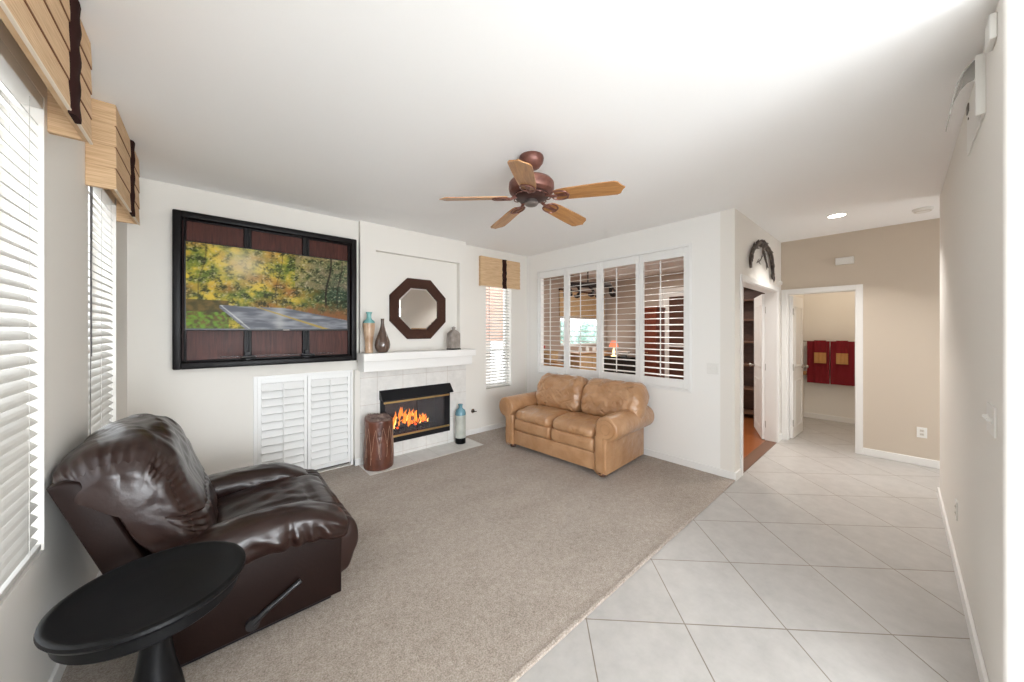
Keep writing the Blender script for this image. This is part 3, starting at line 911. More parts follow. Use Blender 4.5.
def fireplace():
    t = thing('fireplace', 'black metal fireplace insert with brass bars and burning logs behind glass', 'fireplace', (1.91, FP, FZ0))
    b = NB()
    Yb = FP + 0.34
    box(b, FX0 + 0.01, FX1 - 0.01, Yb, Yb + 0.015, FZ0 + 0.01, FZ1 - 0.01)
    box(b, FX0, FX0 + 0.02, FP, Yb, FZ0, FZ1); box(b, FX1 - 0.02, FX1, FP, Yb, FZ0, FZ1)
    box(b, FX0, FX1, FP, Yb, FZ0, FZ0 + 0.05); box(b, FX0, FX1, FP, Yb, FZ1 - 0.02, FZ1)
    obj('firebox', b, 'firebox', t)
    b = NB(); y0, y1 = FP - 0.025, FP + 0.02
    box(b, FX0 - 0.005, FX0 + 0.045, y0, y1, FZ0, FZ1 - 0.02, 0.003); box(b, FX1 - 0.075, FX1 + 0.005, y0, y1, FZ0, FZ1 - 0.02, 0.003)
    box(b, FX0 + 0.045, FX1 - 0.075, y0, y1, FZ0, FZ0 + 0.068, 0.003); box(b, FX0 + 0.045, FX1 - 0.075, y0, y1, FZ1 - 0.09, FZ1 - 0.02, 0.003)
    obj('black_surround', b, 'black_metal', t)
    b = NB()   # sloping hood
    prism(b, [(FP, 0.805), (FP - 0.015, 0.805), (FP - 0.10, 0.705), (FP - 0.10, 0.695), (FP, 0.70)], FX0 - 0.012, FX1 + 0.012, 'X')
    obj('hood', b, 'black_metal', t)
    for z in (FZ0 + 0.075, FZ1 - 0.142):
        b = NB(); box(b, FX0 + 0.03, FX1 - 0.01, FP - 0.036, FP - 0.022, z - 0.011, z + 0.011, 0.003); obj('brass_bar', b, 'brass', t)
    b = NB(); box(b, 1.896, 1.904, FP - 0.028, FP - 0.022, FZ0 + 0.09, FZ1 - 0.12); obj('door_stile', b, 'black_metal', t)
    for a, c in ((FX0 + 0.05, 1.894), (1.906, FX1 - 0.08)):
        b = NB(); box(b, a, c, FP - 0.010, FP - 0.006, FZ0 + 0.068, FZ1 - 0.09); obj('glass_door', b, 'smoked_glass', t)
    b = NB()
    for k in range(9):
        x = 1.58 + k * 0.065; tube(b, [(x, FP + 0.06, 0.262), (x, FP + 0.06, 0.31), (x, FP + 0.26, 0.31)], 0.006, 6)
    tube(b, [(1.55, FP + 0.08, 0.31), (2.13, FP + 0.08, 0.31)], 0.006, 6); tube(b, [(1.55, FP + 0.24, 0.31), (2.13, FP + 0.24, 0.31)], 0.006, 6)
    for x in (1.58, 2.10): tube(b, [(x, FP + 0.24, 0.23), (x, FP + 0.24, 0.31)], 0.006, 6); tube(b, [(x, FP + 0.06, 0.23), (x, FP + 0.06, 0.31)], 0.006, 6)
    obj('grate', b, 'black_metal', t)
    rnd = random.Random(4)
    for (a, c, r) in (((1.56, FP + 0.10, 0.35), (2.12, FP + 0.13, 0.35), 0.034), ((1.60, FP + 0.2, 0.355), (2.08, FP + 0.19, 0.36), 0.036),
                      ((1.66, FP + 0.08, 0.40), (2.0, FP + 0.24, 0.43), 0.028), ((1.90, FP + 0.08, 0.39), (1.74, FP + 0.24, 0.42), 0.026)):
        b = NB(); pts = []; rr = []
        for i in range(9):
            f = i / 8; p = Vector(a).lerp(Vector(c), f) + Vector((0, 0.008 * rnd.uniform(-1, 1), 0.008 * rnd.uniform(-1, 1))); pts.append(p); rr.append(r * rnd.uniform(0.85, 1.1))
        tube(b, pts, rr, 9); obj('log', b, 'log', t, smooth=60)
    b = NB()
    for k in range(46):
        x = rnd.uniform(1.58, 2.10); y = FP + rnd.uniform(0.07, 0.23); r = rnd.uniform(0.008, 0.017)
        bmesh.ops.create_icosphere(b, subdivisions=1, radius=r, matrix=Matrix.Translation((x, y, 0.328 + rnd.uniform(-0.01, 0.02))))
    e_ = obj('embers', b, 'ember', t); e_['kind'] = 'stuff'

    def flames(seed, cnt, mt, hscale, rs, name):
        rnd2 = random.Random(seed); b = NB()
        for k in range(cnt):
            x = 1.585 + 0.50 * (k + 0.5) / cnt + rnd2.uniform(-0.02, 0.02)
            y = FP + rnd2.uniform(0.045, 0.15)
            env = 0.45 + 0.55 * math.exp(-((x - 1.80) / 0.16) ** 2)
            h = hscale * env * rnd2.uniform(0.6, 1.15); z = 0.35 + rnd2.uniform(-0.03, 0.02); w = rs * rnd2.uniform(0.7, 1.2); ph = rnd2.uniform(0, 6); ln = rnd2.uniform(-0.02, 0.04)
            pts = []; rr = []
            for i in range(9):
                f = i / 8; pts.append((x + ln * f + 0.012 * math.sin(ph + 4 * f) * f, y + 0.01 * math.sin(ph * 2 + 3 * f), z + h * f))
                rr.append(max(0.0008, w * (math.sin(PI * min(1, 0.25 + f * 0.75)) ** 0.9)))
            tube(b, pts, rr, 7)
        fo = obj(name, b, mt, t, smooth=180); fo['kind'] = 'stuff'
    flames(3, 26, 'flame', 0.19, 0.013, 'flame_tongues')
    flames(7, 15, 'flame_core', 0.13, 0.010, 'flame_cores')
    return t


fireplace()


# ------------------------------------------------------------------ octagonal mirror
def octagon_mirror():
    cx, cz, y = 1.966, 1.766, 4.015
    t = thing('octagonal_mirror', 'octagonal wall mirror with wide dark brown frame above the mantel', 'mirror', (cx, y, cz))
    def oct(ap):
        R = ap / math.cos(PI / 8); return [(cx + R * math.cos(PI / 8 + k * PI / 4), cz + R * math.sin(PI / 8 + k * PI / 4)) for k in range(8)]
    b = NB(); lv = [(0.373, y - 0.0), (0.376, y - 0.028), (0.368, y - 0.036), (0.268, y - 0.030), (0.258, y - 0.022), (0.256, y - 0.0)]
    rings = [[b.verts.new((px, yy, pz)) for px, pz in oct(ap)] for ap, yy in lv]
    for i in range(len(rings)):
        A, B_ = rings[i], rings[(i + 1) % len(rings)]
        for k in range(8): b.faces.new((A[k], A[(k + 1) % 8], B_[(k + 1) % 8], B_[k]))
    obj('mirror_frame', b, 'mirror_frame', t)
    b = NB(); lv = [(0.258, y - 0.006), (0.258, y - 0.013), (0.240, y - 0.017)]
    rings = [[b.verts.new((px, yy, pz)) for px, pz in oct(ap)] for ap, yy in lv]
    for i in range(2):
        for k in range(8): b.faces.new((rings[i][k], rings[i][(k + 1) % 8], rings[i + 1][(k + 1) % 8], rings[i + 1][k]))
    b.faces.new(rings[-1]); b.faces.new(rings[0][::-1])
    obj('bevelled_glass', b, 'mirror', t)


octagon_mirror()

# ------------------------------------------------------------------ mantel ornaments, floor bottle, carved stool
VS = 0.85
t = thing('tall_vase', 'tall copper vase with teal neck standing at the left end of the mantel', 'vase', (1.293, 3.82, 1.25))
b = NB(); lathe(b, [(r * VS, z) for r, z in [(0.046, 0), (0.050, 0.006), (0.047, 0.06), (0.050, 0.14), (0.064, 0.22), (0.075, 0.285), (0.074, 0.325)]], t.location, 36); obj('vase_body', b, 'copper_glaze', t, smooth=50)
b = NB(); lathe(b, [(r * VS, z) for r, z in [(0.074, 0.325), (0.064, 0.348), (0.036, 0.366), (0.028, 0.385), (0.028, 0.415), (0.036, 0.437), (0.040, 0.445), (0.034, 0.443), (0.022, 0.41), (0.02, 0.38)]], t.location, 36); obj('vase_neck', b, 'teal_glaze', t, smooth=50)
b = NB(); L = Vector((1.432, 3.80, 1.25))
lathe(b, [(0.042, 0), (0.060, 0.012), (0.078, 0.05), (0.083, 0.085), (0.076, 0.13), (0.056, 0.185), (0.036, 0.24), (0.022, 0.29), (0.0165, 0.33), (0.0175, 0.368), (0.021, 0.376), (0.016, 0.375), (0.012, 0.33)], L, 40)
tag(obj('teardrop_vase', b, 'umber_glaze', smooth=50, origin=L), 'dark brown teardrop vase with slender neck on the mantel', 'vase')
t = thing('lidded_jar', 'square grey-taupe ceramic bottle at the right end of the mantel', 'bottle', (2.362, 3.82, 1.25), math.radians(8))
b = NB(); box(b, -0.075, 0.075, -0.05, 0.05, 0.014, 0.215, 0.010, 3)
for (w0, d0, z0), (w1, d1, z1) in (((0.070, 0.045, 0.212), (0.024, 0.022, 0.254)),):
    A = [b.verts.new((sx * w0, sy * d0, z0)) for sx, sy in ((-1, -1), (1, -1), (1, 1), (-1, 1))]; B_ = [b.verts.new((sx * w1, sy * d1, z1)) for sx, sy in ((-1, -1), (1, -1), (1, 1), (-1, 1))]
    b.faces.new(A[::-1]); b.faces.new(B_)
    for k in range(4): b.faces.new((A[k], A[(k + 1) % 4], B_[(k + 1) % 4], B_[k]))
obj('jar_body', b, 'grey_ceramic', t, world=False)
b = NB(); box(b, -0.077, 0.077, -0.052, 0.052, 0.0, 0.014, 0.002); obj('jar_foot', b, 'black_wood', t, world=False)
b = NB(); lathe(b, [(0.022, 0.25), (0.019, 0.258), (0.019, 0.272), (0.026, 0.276), (0.026, 0.286), (0.012, 0.292), (0.011, 0.298)], (0, 0, 0), 20); obj('stopper', b, 'grey_ceramic', t, world=False, smooth=40)

t = thing('floor_bottle', 'tall celadon bottle with blue shoulder and black foot on the hearth', 'bottle', (2.475, 3.835, CT + 0.003))
b = NB(); lathe(b, [(0.066, 0.0), (0.068, 0.004), (0.068, 0.075)], t.location, 36); obj('bottle_foot', b, 'black_wood', t, smooth=50)
b = NB(); lathe(b, [(0.069, 0.075), (0.070, 0.09), (0.070, 0.37)], t.location, 36); obj('bottle_body', b, 'celadon', t, smooth=50)
b = NB(); lathe(b, [(0.0702, 0.37), (0.069, 0.40), (0.058, 0.432), (0.034, 0.452), (0.026, 0.462), (0.026, 0.49), (0.031, 0.498), (0.030, 0.51), (0.020, 0.51), (0.018, 0.47)], t.location, 36); obj('bottle_shoulder', b, 'blue_glaze', t, smooth=50)


def stool():
    c = Vector((1.378, 3.765, CT)); R = 0.150; H = 0.525
    t = thing('tree_stump_stool', 'carved reddish-brown tree stump stool standing beside the fireplace', 'stool', c)
    b = NB(); n = 72; m = 30; rings = []
    def rad(a, f):
        r = R * (1 + 0.03 * math.sin(2 * PI * f * 0.9 + 0.5)) * (1.0 - 0.03 * f)
        r *= 1 + 0.018 * math.sin(3 * a + 1 + 2 * f) + 0.010 * noise.noise((math.cos(a) * 3, math.sin(a) * 3, f * 5))
        r *= 1 + 0.018 * noise.noise((math.cos(a) * 9, math.sin(a) * 9, f * 3))
        e = min(f, 1 - f) * H
        if e < 0.02: r *= 0.955 + 0.045 * math.sqrt(max(0, 1 - (1 - e / 0.02) ** 2))
        return r
    def top(a): return H + 0.018 * math.sin(a - 0.6) + 0.008 * math.sin(3 * a)
    for j in range(m + 1):
        f = (j / m); f = 0.5 - 0.5 * math.cos(PI * f)
        rings.append([b.verts.new((c.x + rad(2 * PI * k / n, f) * math.cos(2 * PI * k / n), c.y + rad(2 * PI * k / n, f) * math.sin(2 * PI * k / n), c.z + f * top(2 * PI * k / n))) for k in range(n)])
    for j in range(m):
        for k in range(n): b.faces.new((rings[j][k], rings[j][(k + 1) % n], rings[j + 1][(k + 1) % n], rings[j + 1][k]))
    b.faces.new(rings[0][::-1]); b.faces.new(rings[-1])
    obj('stump_body', b, 'stump', t, smooth=60)
    # pale carved vines winding down the side
    b = NB(); rnd = random.Random(11)
    for k in range(12):
        a0 = 2 * PI * k / 12 + rnd.uniform(-0.08, 0.08); f0 = rnd.uniform(0.80, 0.90); f1 = rnd.uniform(0.12, 0.40)
        for sl in (-0.34, 0.30):
            pts = []
            for i in range(12):
                f = f0 + (f1 + 0.1 * (sl > 0) - f0) * i / 11; a = a0 + sl * (i / 11) ** 0.8 + 0.02 * math.sin(i * 1.1 + k); r = rad(a, f) + 0.0006
                pts.append((c.x + r * math.cos(a), c.y + r * math.sin(a), c.z + f * H))
            tube(b, pts, 0.0021, 5)
    obj('carved_vines', b, 'stump_line', t)
    b = NB(); rings = []
    for q, rr in enumerate((0.93, 0.84, 0.72, 0.58, 0.42, 0.25, 0.08)):
        ring = []
        for k in range(n):
            a = 2 * PI * k / n; h = top(a) * 1.0 + (0.004 if q == 0 else 0.018) + 0.016 * noise.noise((math.cos(a) * rr * 6, math.sin(a) * rr * 6, 2.2)) + 0.010 * noise.noise((math.cos(a) * rr * 15, math.sin(a) * rr * 15, 7))
            if q == 0: h = top(a) - 0.004
            ring.append(b.verts.new((c.x + R * 0.95 * rr * math.cos(a), c.y + R * 0.95 * rr * math.sin(a), c.z + h)))
        rings.append(ring)
    for j in range(6):
        for k in range(n): b.faces.new((rings[j][k], rings[j][(k + 1) % n], rings[j + 1][(k + 1) % n], rings[j + 1][k]))
    b.faces.new(rings[-1])
    obj('rough_top', b, 'stump_top', t, smooth=60)


stool()


# ------------------------------------------------------------------ ceiling fan
def fan():
    C0 = Vector((1.69, 1.71, 0))
    t = thing('ceiling_fan', 'five-blade wooden ceiling fan with copper-brown motor', 'ceiling fan', (C0.x, C0.y, CZ))
    b = NB(); lathe(b, [(0.084, CZ), (0.088, CZ - 0.012), (0.082, CZ - 0.040), (0.058, CZ - 0.072), (0.032, CZ - 0.084)], C0, 36); obj('canopy', b, 'copper', t, smooth=45)
    b = NB(); cyl(b, C0 + Vector((0, 0, CZ - 0.16)), C0 + Vector((0, 0, CZ - 0.07)), 0.016); obj('downrod', b, 'copper', t, smooth=45)
    b = NB(); lathe(b, [(0.030, 2.556), (0.10, 2.552), (0.142, 2.540), (0.158, 2.520), (0.160, 2.484), (0.154, 2.462), (0.138, 2.450), (0.09, 2.437)], C0, 48)
    obj('motor_housing', b, 'copper', t, smooth=35)
    b = NB(); lathe(b, [(0.118, 2.450), (0.126, 2.438), (0.112, 2.420), (0.070, 2.410), (0.046, 2.408)], C0, 36); obj('flywheel', b, 'dark_copper', t, smooth=40)
    b = NB()
    for k in range(10):
        a = 2 * PI * k / 10
        pts = [C0 + Vector((math.cos(a + 0.32 * math.sin(q)) * (0.10 + 0.034 * math.cos(q)), math.sin(a + 0.32 * math.sin(q)) * (0.10 + 0.034 * math.cos(q)), 2.434 - 0.010 * math.cos(q))) for q in [2 * PI * i / 12 for i in range(12)]]
        tube(b, pts, 0.004, 5, closed=True)
    obj('scroll_ring', b, 'copper', t, smooth=60)
    b = NB(); lathe(b, [(0.036, 2.412), (0.040, 2.400), (0.046, 2.394), (0.048, 2.382), (0.038, 2.370), (0.02, 2.365)], C0, 36); obj('switch_cap', b, 'pewter', t, smooth=40)
    zb = 2.424
    for k in range(5):
        a = math.radians(-67.5 + 72 * k - 1.5)
        up = [(0.175, 0.040), (0.20, 0.052), (0.26, 0.060), (0.40, 0.065), (0.50, 0.068), (0.580, 0.068), (0.602, 0.056), (0.610, 0.038), (0.620, 0.018), (0.636, 0.0)]
        poly = [(x, y) for x, y in up] + [(x, -y) for x, y in reversed(up[:-1])]
        b = NB(); prism(b, poly, 0.0, 0.007, 'Z')
        bl = obj('blade', b, 'blade', t, world=False)
        bl.matrix_local = Matrix.Translation((0, 0, zb - CZ)) @ Matrix.Rotation(a, 4, 'Z') @ Matrix.Rotation(math.radians(4.5), 4, 'Y') @ Matrix.Rotation(math.radians(-13), 4, 'X')
        # decorative bracket: stem, two scroll loops, plate under the blade
        b = NB()
        tube(b, [(0.075, 0, 0.025), (0.11, 0, 0.008), (0.15, 0, -0.006), (0.19, 0, -0.006)], [0.012, 0.011, 0.010, 0.010], 8)
        for s in (-1, 1):
            pts = [(0.155 + 0.055 * (1 - math.cos(q)), s * (0.022 + 0.026 * math.sin(q)), -0.005) for q in [PI * i / 10 for i in range(11)]]
            tube(b, [(0.15, 0, -0.005)] + pts + [(0.275, 0, -0.005)], 0.0055, 6)
        box(b, 0.185, 0.265, -0.014, 0.014, -0.006, 0.0, 0.001)
        for x in (0.2, 0.25): cyl(b, (x, 0, -0.010), (x, 0, -0.005), 0.006, n=8)
        obj('blade_bracket', b, 'copper', bl, world=False, smooth=40)


fan()


# ------------------------------------------------------------------ loveseat
def creases(seed, n, u0, u1, per, hw, amp, w=0.008, ln=0.07):
    rnd = random.Random(seed); L = []
    for _ in range(n):
        L.append((rnd.uniform(u0, u1) * per, rnd.uniform(-0.8, 0.8) * hw, rnd.choice((1, 1, -1)) * rnd.uniform(0.3, 1.2), rnd.uniform(0.6, 1.3), rnd.uniform(0.6, 1.5)))
    def f(u, v):
        U, V = u * per, v * hw; d = 0
        for a, b_, an, k, l in L:
            dx, dy = U - a, V - b_
            if abs(dx) > 0.25 or abs(dy) > 0.25: continue
            al = dx * math.cos(an) + dy * math.sin(an); pe = -dx * math.sin(an) + dy * math.cos(an)
            al = al / (ln * l); pe2 = (pe + 0.006 * math.sin(al * 2)) / (w * k)
            d += amp * math.exp(-al * al) * (-math.exp(-pe2 * pe2) + 0.7 * math.exp(-(pe2 - 1.8) ** 2) + 0.4 * math.exp(-(pe2 + 1.8) ** 2))
        return d
    return f


def loveseat():
    ang = math.radians(3.5)
    P0 = Vector((2.915, 1.945, CT))
    tdir = Vector((-math.sin(ang), math.cos(ang), 0)); ndir = Vector((math.cos(ang), math.sin(ang), 0))
    base = P0 + tdir * 0.685 + ndir * 0.39
    t = thing('loveseat', 'caramel leather two-seat loveseat with rolled arms under the shutters', 'sofa', base, ang)
    OFF = Matrix.Translation((-0.39, -0.685, 0))
    def add(name, bm, m='tan_leather', parent=None, smooth=60):
        if parent is not None and parent is not t:
            pass
        return obj(name, bm, m, parent or t, world=False, smooth=smooth, local=OFF)
    # base rail
    b = NB(); box(b, 0.025, 0.76, 0.06, 1.31, 0.055, 0.235, 0.012, 3); add('base_rail', b)
    # rolled arms (profile in y,z extruded along depth)
    for side in (0, 1):
        def Y(s): return s if side == 0 else 1.37 - s
        cy, cz, R = -0.030, 0.503, 0.126
        pts = [(-0.030, 0.050), (-0.030, 0.30), (-0.034, 0.375)]
        pts = [(-0.032, 0.05), (-0.032, 0.20), (-0.032, 0.36), (-0.045, 0.385)]
        arc = []
        for i in range(19):
            a = math.radians(-112 - i * (292 / 18)); arc.append((cy + R * math.cos(a), cz + R * math.sin(a)))
        pts += [(x, z) for x, z in arc if True]
        pts += [(0.100, 0.42), (0.103, 0.30), (0.103, 0.05)]
        b = NB(); prism(b, [(Y(y), z) for y, z in pts], 0.0, 0.88, 'X', bev=0.022); arm = add('rolled_arm', b, smooth=50)
        # inset scroll face on the front, with piping round it
        inner = []
        for y, z in pts:
            dy, dz = y - 0.03, z - 0.36
            inner.append(None)
        Ri = R - 0.034
        fc = [(-0.004, 0.075), (-0.004, 0.36), (-0.020, 0.425)]
        fa = [(cy + Ri * math.cos(math.radians(-75 - i * 14.2)), cz + Ri * math.sin(math.radians(-75 - i * 14.2))) for i in range(20)]
        fc = fc[:2] + fa + [(0.072, 0.42), (0.075, 0.30), (0.075, 0.075)]
        b = NB(); prism(b, [(Y(y), z) for y, z in fc], -0.012, 0.01, 'X', bev=0.006); add('arm_front', b, smooth=50)
        b = NB(); tube(b, [(-0.004, Y(y), z) for y, z in smooth_loop(fc, 80)] if False else [(-0.006, Y(p.x), p.y) for p in smooth_loop(fc, 90)], 0.0045, 6, closed=True)
        add('arm_piping', b, 'tan_piping')
        b = NB(); tube(b, [(-0.010, Y(cy + 0.052 * math.cos(math.radians(q))), cz + 0.052 * math.sin(math.radians(q))) for q in range(-60, 300, 18)], 0.004, 6)
        add('scroll_piping', b, 'tan_piping')
    # back frame
    prof = [(0.60, 0.055), (0.78, 0.055), (0.80, 0.35), (0.81, 0.70), (0.795, 0.82), (0.73, 0.85), (0.66, 0.80), (0.60, 0.5)]
    b = NB(); puff(b, prof, -0.01, 1.38, 'Y', 60, 40, 5, edge=0.22); add('back_frame', b)
    rnd = random.Random(2)
    # seat cushions (plump) over a lower apron cushion
    for k, (a0, a1) in enumerate(((0.103, 0.686), (0.684, 1.267))):
        cs = creases(40 + k, 12, 0.18, 0.5, 1.25, 0.29, 0.004)
        def dz(u, v, w, k=k, cs=cs):
            return cs(u, v) + 0.009 * noise.noise((u * 9, v * 3, k * 5)) + 0.004 * noise.noise((u * 30, v * 9, k * 5)) + 0.0025 * math.sin(26 * v + 3 * k) * max(0, 1 - abs(u - 0.05) * 8)
        pr = [(0.015, 0.385), (0.000, 0.425), (0.020, 0.470), (0.10, 0.497), (0.25, 0.510), (0.42, 0.500), (0.54, 0.47), (0.55, 0.39), (0.3, 0.365), (0.08, 0.362)]
        b = NB(); puff(b, pr, a0, a1, 'Y', 130, 70, 2.6, disp=dz, edge=0.32, centre=(0.28, 0.42)); add('seat_cushion', b, smooth=180)
        pr = [(0.020, 0.245), (0.008, 0.30), (0.018, 0.36), (0.08, 0.376), (0.5, 0.38), (0.55, 0.3), (0.5, 0.238), (0.08, 0.236)]
        b = NB(); puff(b, pr, a0, a1, 'Y', 60, 34, 3, edge=0.14, centre=(0.28, 0.31)); add('apron_cushion', b, smooth=180)
    # back cushions
    for k, (a0, a1) in enumerate(((-0.165, 0.605), (0.595, 1.330))):
        cr = creases(20 + k, 34, 0.02, 0.42, 1.25, 0.38, 0.0085)
        def db(u, v, w, k=k, cr=cr):
            fold = 0.018 * math.sin(9 * v + 46 * u + k) * noise.noise((u * 7 + k, v * 2, 1))
            return cr(u, v) + fold * 1.4 + 0.012 * noise.noise((u * 14, v * 5, 3 + k)) + 0.005 * noise.noise((u * 40, v * 12, k))
        pr = [(0.49, 0.470), (0.445, 0.54), (0.46, 0.66), (0.50, 0.79), (0.55, 0.855), (0.63, 0.890), (0.75, 0.882), (0.82, 0.83), (0.82, 0.76), (0.70, 0.66), (0.64, 0.52), (0.58, 0.46)]
        b = NB(); puff(b, pr, a0, a1, 'Y', 170, 90, 2.5, disp=db, edge=0.36, centre=(0.60, 0.64)); add('back_cushion', b, smooth=180)
    for x, y in ((0.075, 0.045), (0.075, 1.325), (0.72, 0.045), (0.72, 1.325)):
        b = NB(); lathe(b, [(0.022, 0), (0.034, 0.006), (0.040, 0.022), (0.034, 0.040), (0.026, 0.046), (0.036, 0.052), (0.036, 0.058)], (x, y, 0), 20); add('bun_foot', b, 'walnut', smooth=45)


loveseat()


# ------------------------------------------------------------------ recliner
def recliner():
    Yn, Yf = 2.045, 3.02
    t = thing('recliner_chair', 'dark brown leather recliner with padded back beside the left-wall window', 'armchair', (0.12, 2.53, CT))
    def add(name, bm, m='dark_leather', smooth=180, parent=None): return obj(name, bm, m, parent or t, smooth=smooth)
    # boxy sides under the arms
    for y0, y1 in ((Yn, Yn + 0.10), (Yf - 0.10, Yf)):
        b = NB(); prism(b, [(-0.20, CT + 0.03), (0.545, CT + 0.03), (0.548, 0.40), (-0.12, 0.46), (-0.24, 0.44)], y0, y1, 'Y', bev=0.012); add('side_panel', b, 'dark_vinyl', smooth=40)
    # arms: long pads, plump, drooping at the front; gathers along the outer edge
    for side, (y0, y1) in enumerate(((Yn - 0.028, Yn + 0.225), (Yf - 0.225, Yf + 0.028))):
        cy = (y0 + y1) / 2; hw = (y1 - y0) / 2
        b = NB(); N, Mn = 84, 120; rings = []
        X0, X1 = (-0.20, 0.600) if side == 0 else (-0.20, 0.560)
        for j in range(Mn + 1):
            tt = j / Mn; v = math.sin(-PI / 2 + PI * tt)
            x = (X0 + X1) / 2 + (X1 - X0) / 2 * v
            e = max(0, (abs(v) - 0.80) / 0.20); s = (max(0, 1 - e ** 2.4)) ** (1 / 2.4)
            f = (x - X0) / (X1 - X0)
            topz = 0.518 + 0.040 * math.sin(PI * min(1, f * 1.1)) - 0.075 * max(0, (f - 0.72) / 0.28) ** 1.6
            botz = 0.375 - 0.02 * f - 0.05 * max(0, f - 0.80) / 0.20
            zc = (topz + botz) / 2; hh = (topz - botz) / 2
            ring = []
            for i in range(N):
                a = 2 * PI * i / N
                ca, sa = math.cos(a), math.sin(a)
                pp = 2.9
                r = 1 / (abs(ca) ** pp + abs(sa) ** pp) ** (1 / pp)
                yy, zz = ca * r * hw, sa * r * hh
                out = -ca if side == 0 else ca
                g = 0
                if out > 0.1:       # gathers along the outer seam
                    lo = math.exp(-((sa + 0.35) / 0.55) ** 2)
                    g = 0.0075 * (math.sin(x * 66 + 2.2 * math.sin(x * 17) + sa * 2.0)) * out * lo * (1 if x > 0.05 else 0.4)
                    g -= 0.006 * math.exp(-((x - 0.30) / 0.012) ** 2) * out
                g += 0.007 * noise.noise((x * 6, ca * 1.5, sa * 1.5 + side * 4)) + 0.004 * noise.noise((x * 16, ca * 3, sa * 3))
                k = s * (1 + g / 0.11)
                ring.append(b.verts.new((x, cy + yy * k, zc + zz * k)))
            rings.append(ring)
        for j in range(Mn):
            for i in range(N): b.faces.new((rings[j][i], rings[j][(i + 1) % N], rings[j + 1][(i + 1) % N], rings[j + 1][i]))
        bmesh.ops.remove_doubles(b, verts=b.verts, dist=1e-5)
        add('padded_arm', b)
    # front panel (closed footrest) rolling out under the arms
    pr = [(0.50, 0.15), (0.57, 0.13), (0.605, 0.17), (0.632, 0.26), (0.636, 0.35), (0.61, 0.41), (0.56, 0.43), (0.50, 0.42)]
    def dfr(u, v, w): return 0.005 * math.sin(v * 44 + 3 * math.sin(u * 9)) * (abs(v) > 0.4) + 0.006 * noise.noise((u * 8, v * 4, 0))
    b = NB(); puff(b, pr, Yn + 0.005, Yf - 0.005, 'Y', 60, 90, 3, disp=dfr, edge=0.08, centre=(0.56, 0.28)); add('footrest', b)
    b = NB(); box(b, -0.19, 0.53, Yn + 0.09, Yf - 0.09, CT + 0.03, 0.36, 0.01); add('seat_base', b, 'dark_vinyl', smooth=40)
    for y in (Yn + 0.06, Yf - 0.06):
        b = NB(); box(b, -0.22, 0.50, y - 0.025, y + 0.025, CT, CT + 0.032, 0.003); add('floor_rail', b, 'black_metal', 40)
    # seat
    def ds(u, v, w): return 0.012 * noise.noise((u * 10, v * 3, 2)) + 0.006 * noise.noise((u * 24, v * 8, 2)) - 0.012 * math.exp(-((u - 0.42) / 0.012) ** 2)
    pr = [(0.0, 0.34), (-0.02, 0.42), (0.10, 0.462), (0.28, 0.478), (0.45, 0.474), (0.54, 0.458), (0.595, 0.42), (0.60, 0.36), (0.3, 0.32)]
    b = NB(); puff(b, pr, Yn + 0.190, Yf - 0.190, 'Y', 96, 44, 3, disp=ds, edge=0.2, centre=(0.3, 0.40)); add('seat_cushion', b)
    # back shell (outer frame with a flat side face)
    b = NB(); prism(b, [(-0.467, 0.890), (-0.32, 0.48), (-0.25, 0.28), (-0.14, 0.30), (-0.22, 0.54), (-0.315, 0.78), (-0.385, 0.895), (-0.425, 0.905)], Yn + 0.075, Yf - 0.075, 'Y', bev=0.012)
    add('back_shell', b, 'dark_vinyl', smooth=40)
    # one long stuffed back: outline x,z on the centre line, flat sides with a rounded, gathered seam
    pr = [(-0.452, 0.905), (-0.462, 0.950), (-0.425, 1.000), (-0.36, 1.040), (-0.27, 1.052), (-0.180, 1.025), (-0.115, 0.955), (-0.075, 0.87), (-0.048, 0.79),
          (-0.020, 0.725), (0.006, 0.65), (0.036, 0.56), (0.046, 0.48), (0.0, 0.43), (-0.09, 0.42), (-0.17, 0.50), (-0.235, 0.66), (-0.30, 0.83), (-0.352, 0.925), (-0.405, 0.915)]
    pr = [(x - 0.022, z - 0.025 if z > 0.5 else z) for x, z in pr]
    N = 360; loop = smooth_loop(pr, N); cx, cz = -0.272, 0.72
    Mn = 130; ys = []
    yc, hw = (Yn + Yf) / 2, (Yf - Yn) / 2 - 0.050
    b = NB(); rings = []
    for j in range(Mn + 1):
        t_ = -1 + 2 * j / Mn
        v = math.copysign(1 - (1 - abs(t_)) ** 1.5, t_)
        av = abs(v)
        # the section shrinks a little towards the sides, then closes over a plump flat side
        if av < 0.55: s_, w = 1.0, v * hw
        else:
            q = (av - 0.55) / 0.45                    # 0..1 round the edge and over the side
            th = min(1.0, q / 0.80) * PI / 2
            s_ = 1 - 0.50 * (1 - math.cos(th)); w = math.copysign(hw * (0.55 + 0.40 * math.sin(th)), v)
            if q > 0.80: k = min(1.0, (q - 0.80) / 0.20); s_ = 0.50 * (1 - k) ** 0.8; w = math.copysign(hw * (0.95 + 0.03 * (1 - (1 - k) ** 2)), v)
        ring = []
        for i, p in enumerate(loop):
            u = i / N
            dx, dz = p.x - cx, p.y - cz; L = math.hypot(dx, dz)
            d = 0.0
            seam = math.exp(-((s_ - 0.80) / 0.028) ** 2) if av > 0.6 else 0.0
            near = math.exp(-((s_ - 0.81) / 0.10) ** 2) if av > 0.6 else 0.0
            pl = math.sin(u * 2 * PI * 44 + 1.5 * math.sin(u * 23)) * (0.55 + 0.9 * noise.noise((u * 12, 3, math.copysign(1, v))))
            d += 0.0095 * near * pl * L / 0.28
            d -= 0.013 * seam
            crown = math.exp(-((u - 0.18) / 0.13) ** 2)
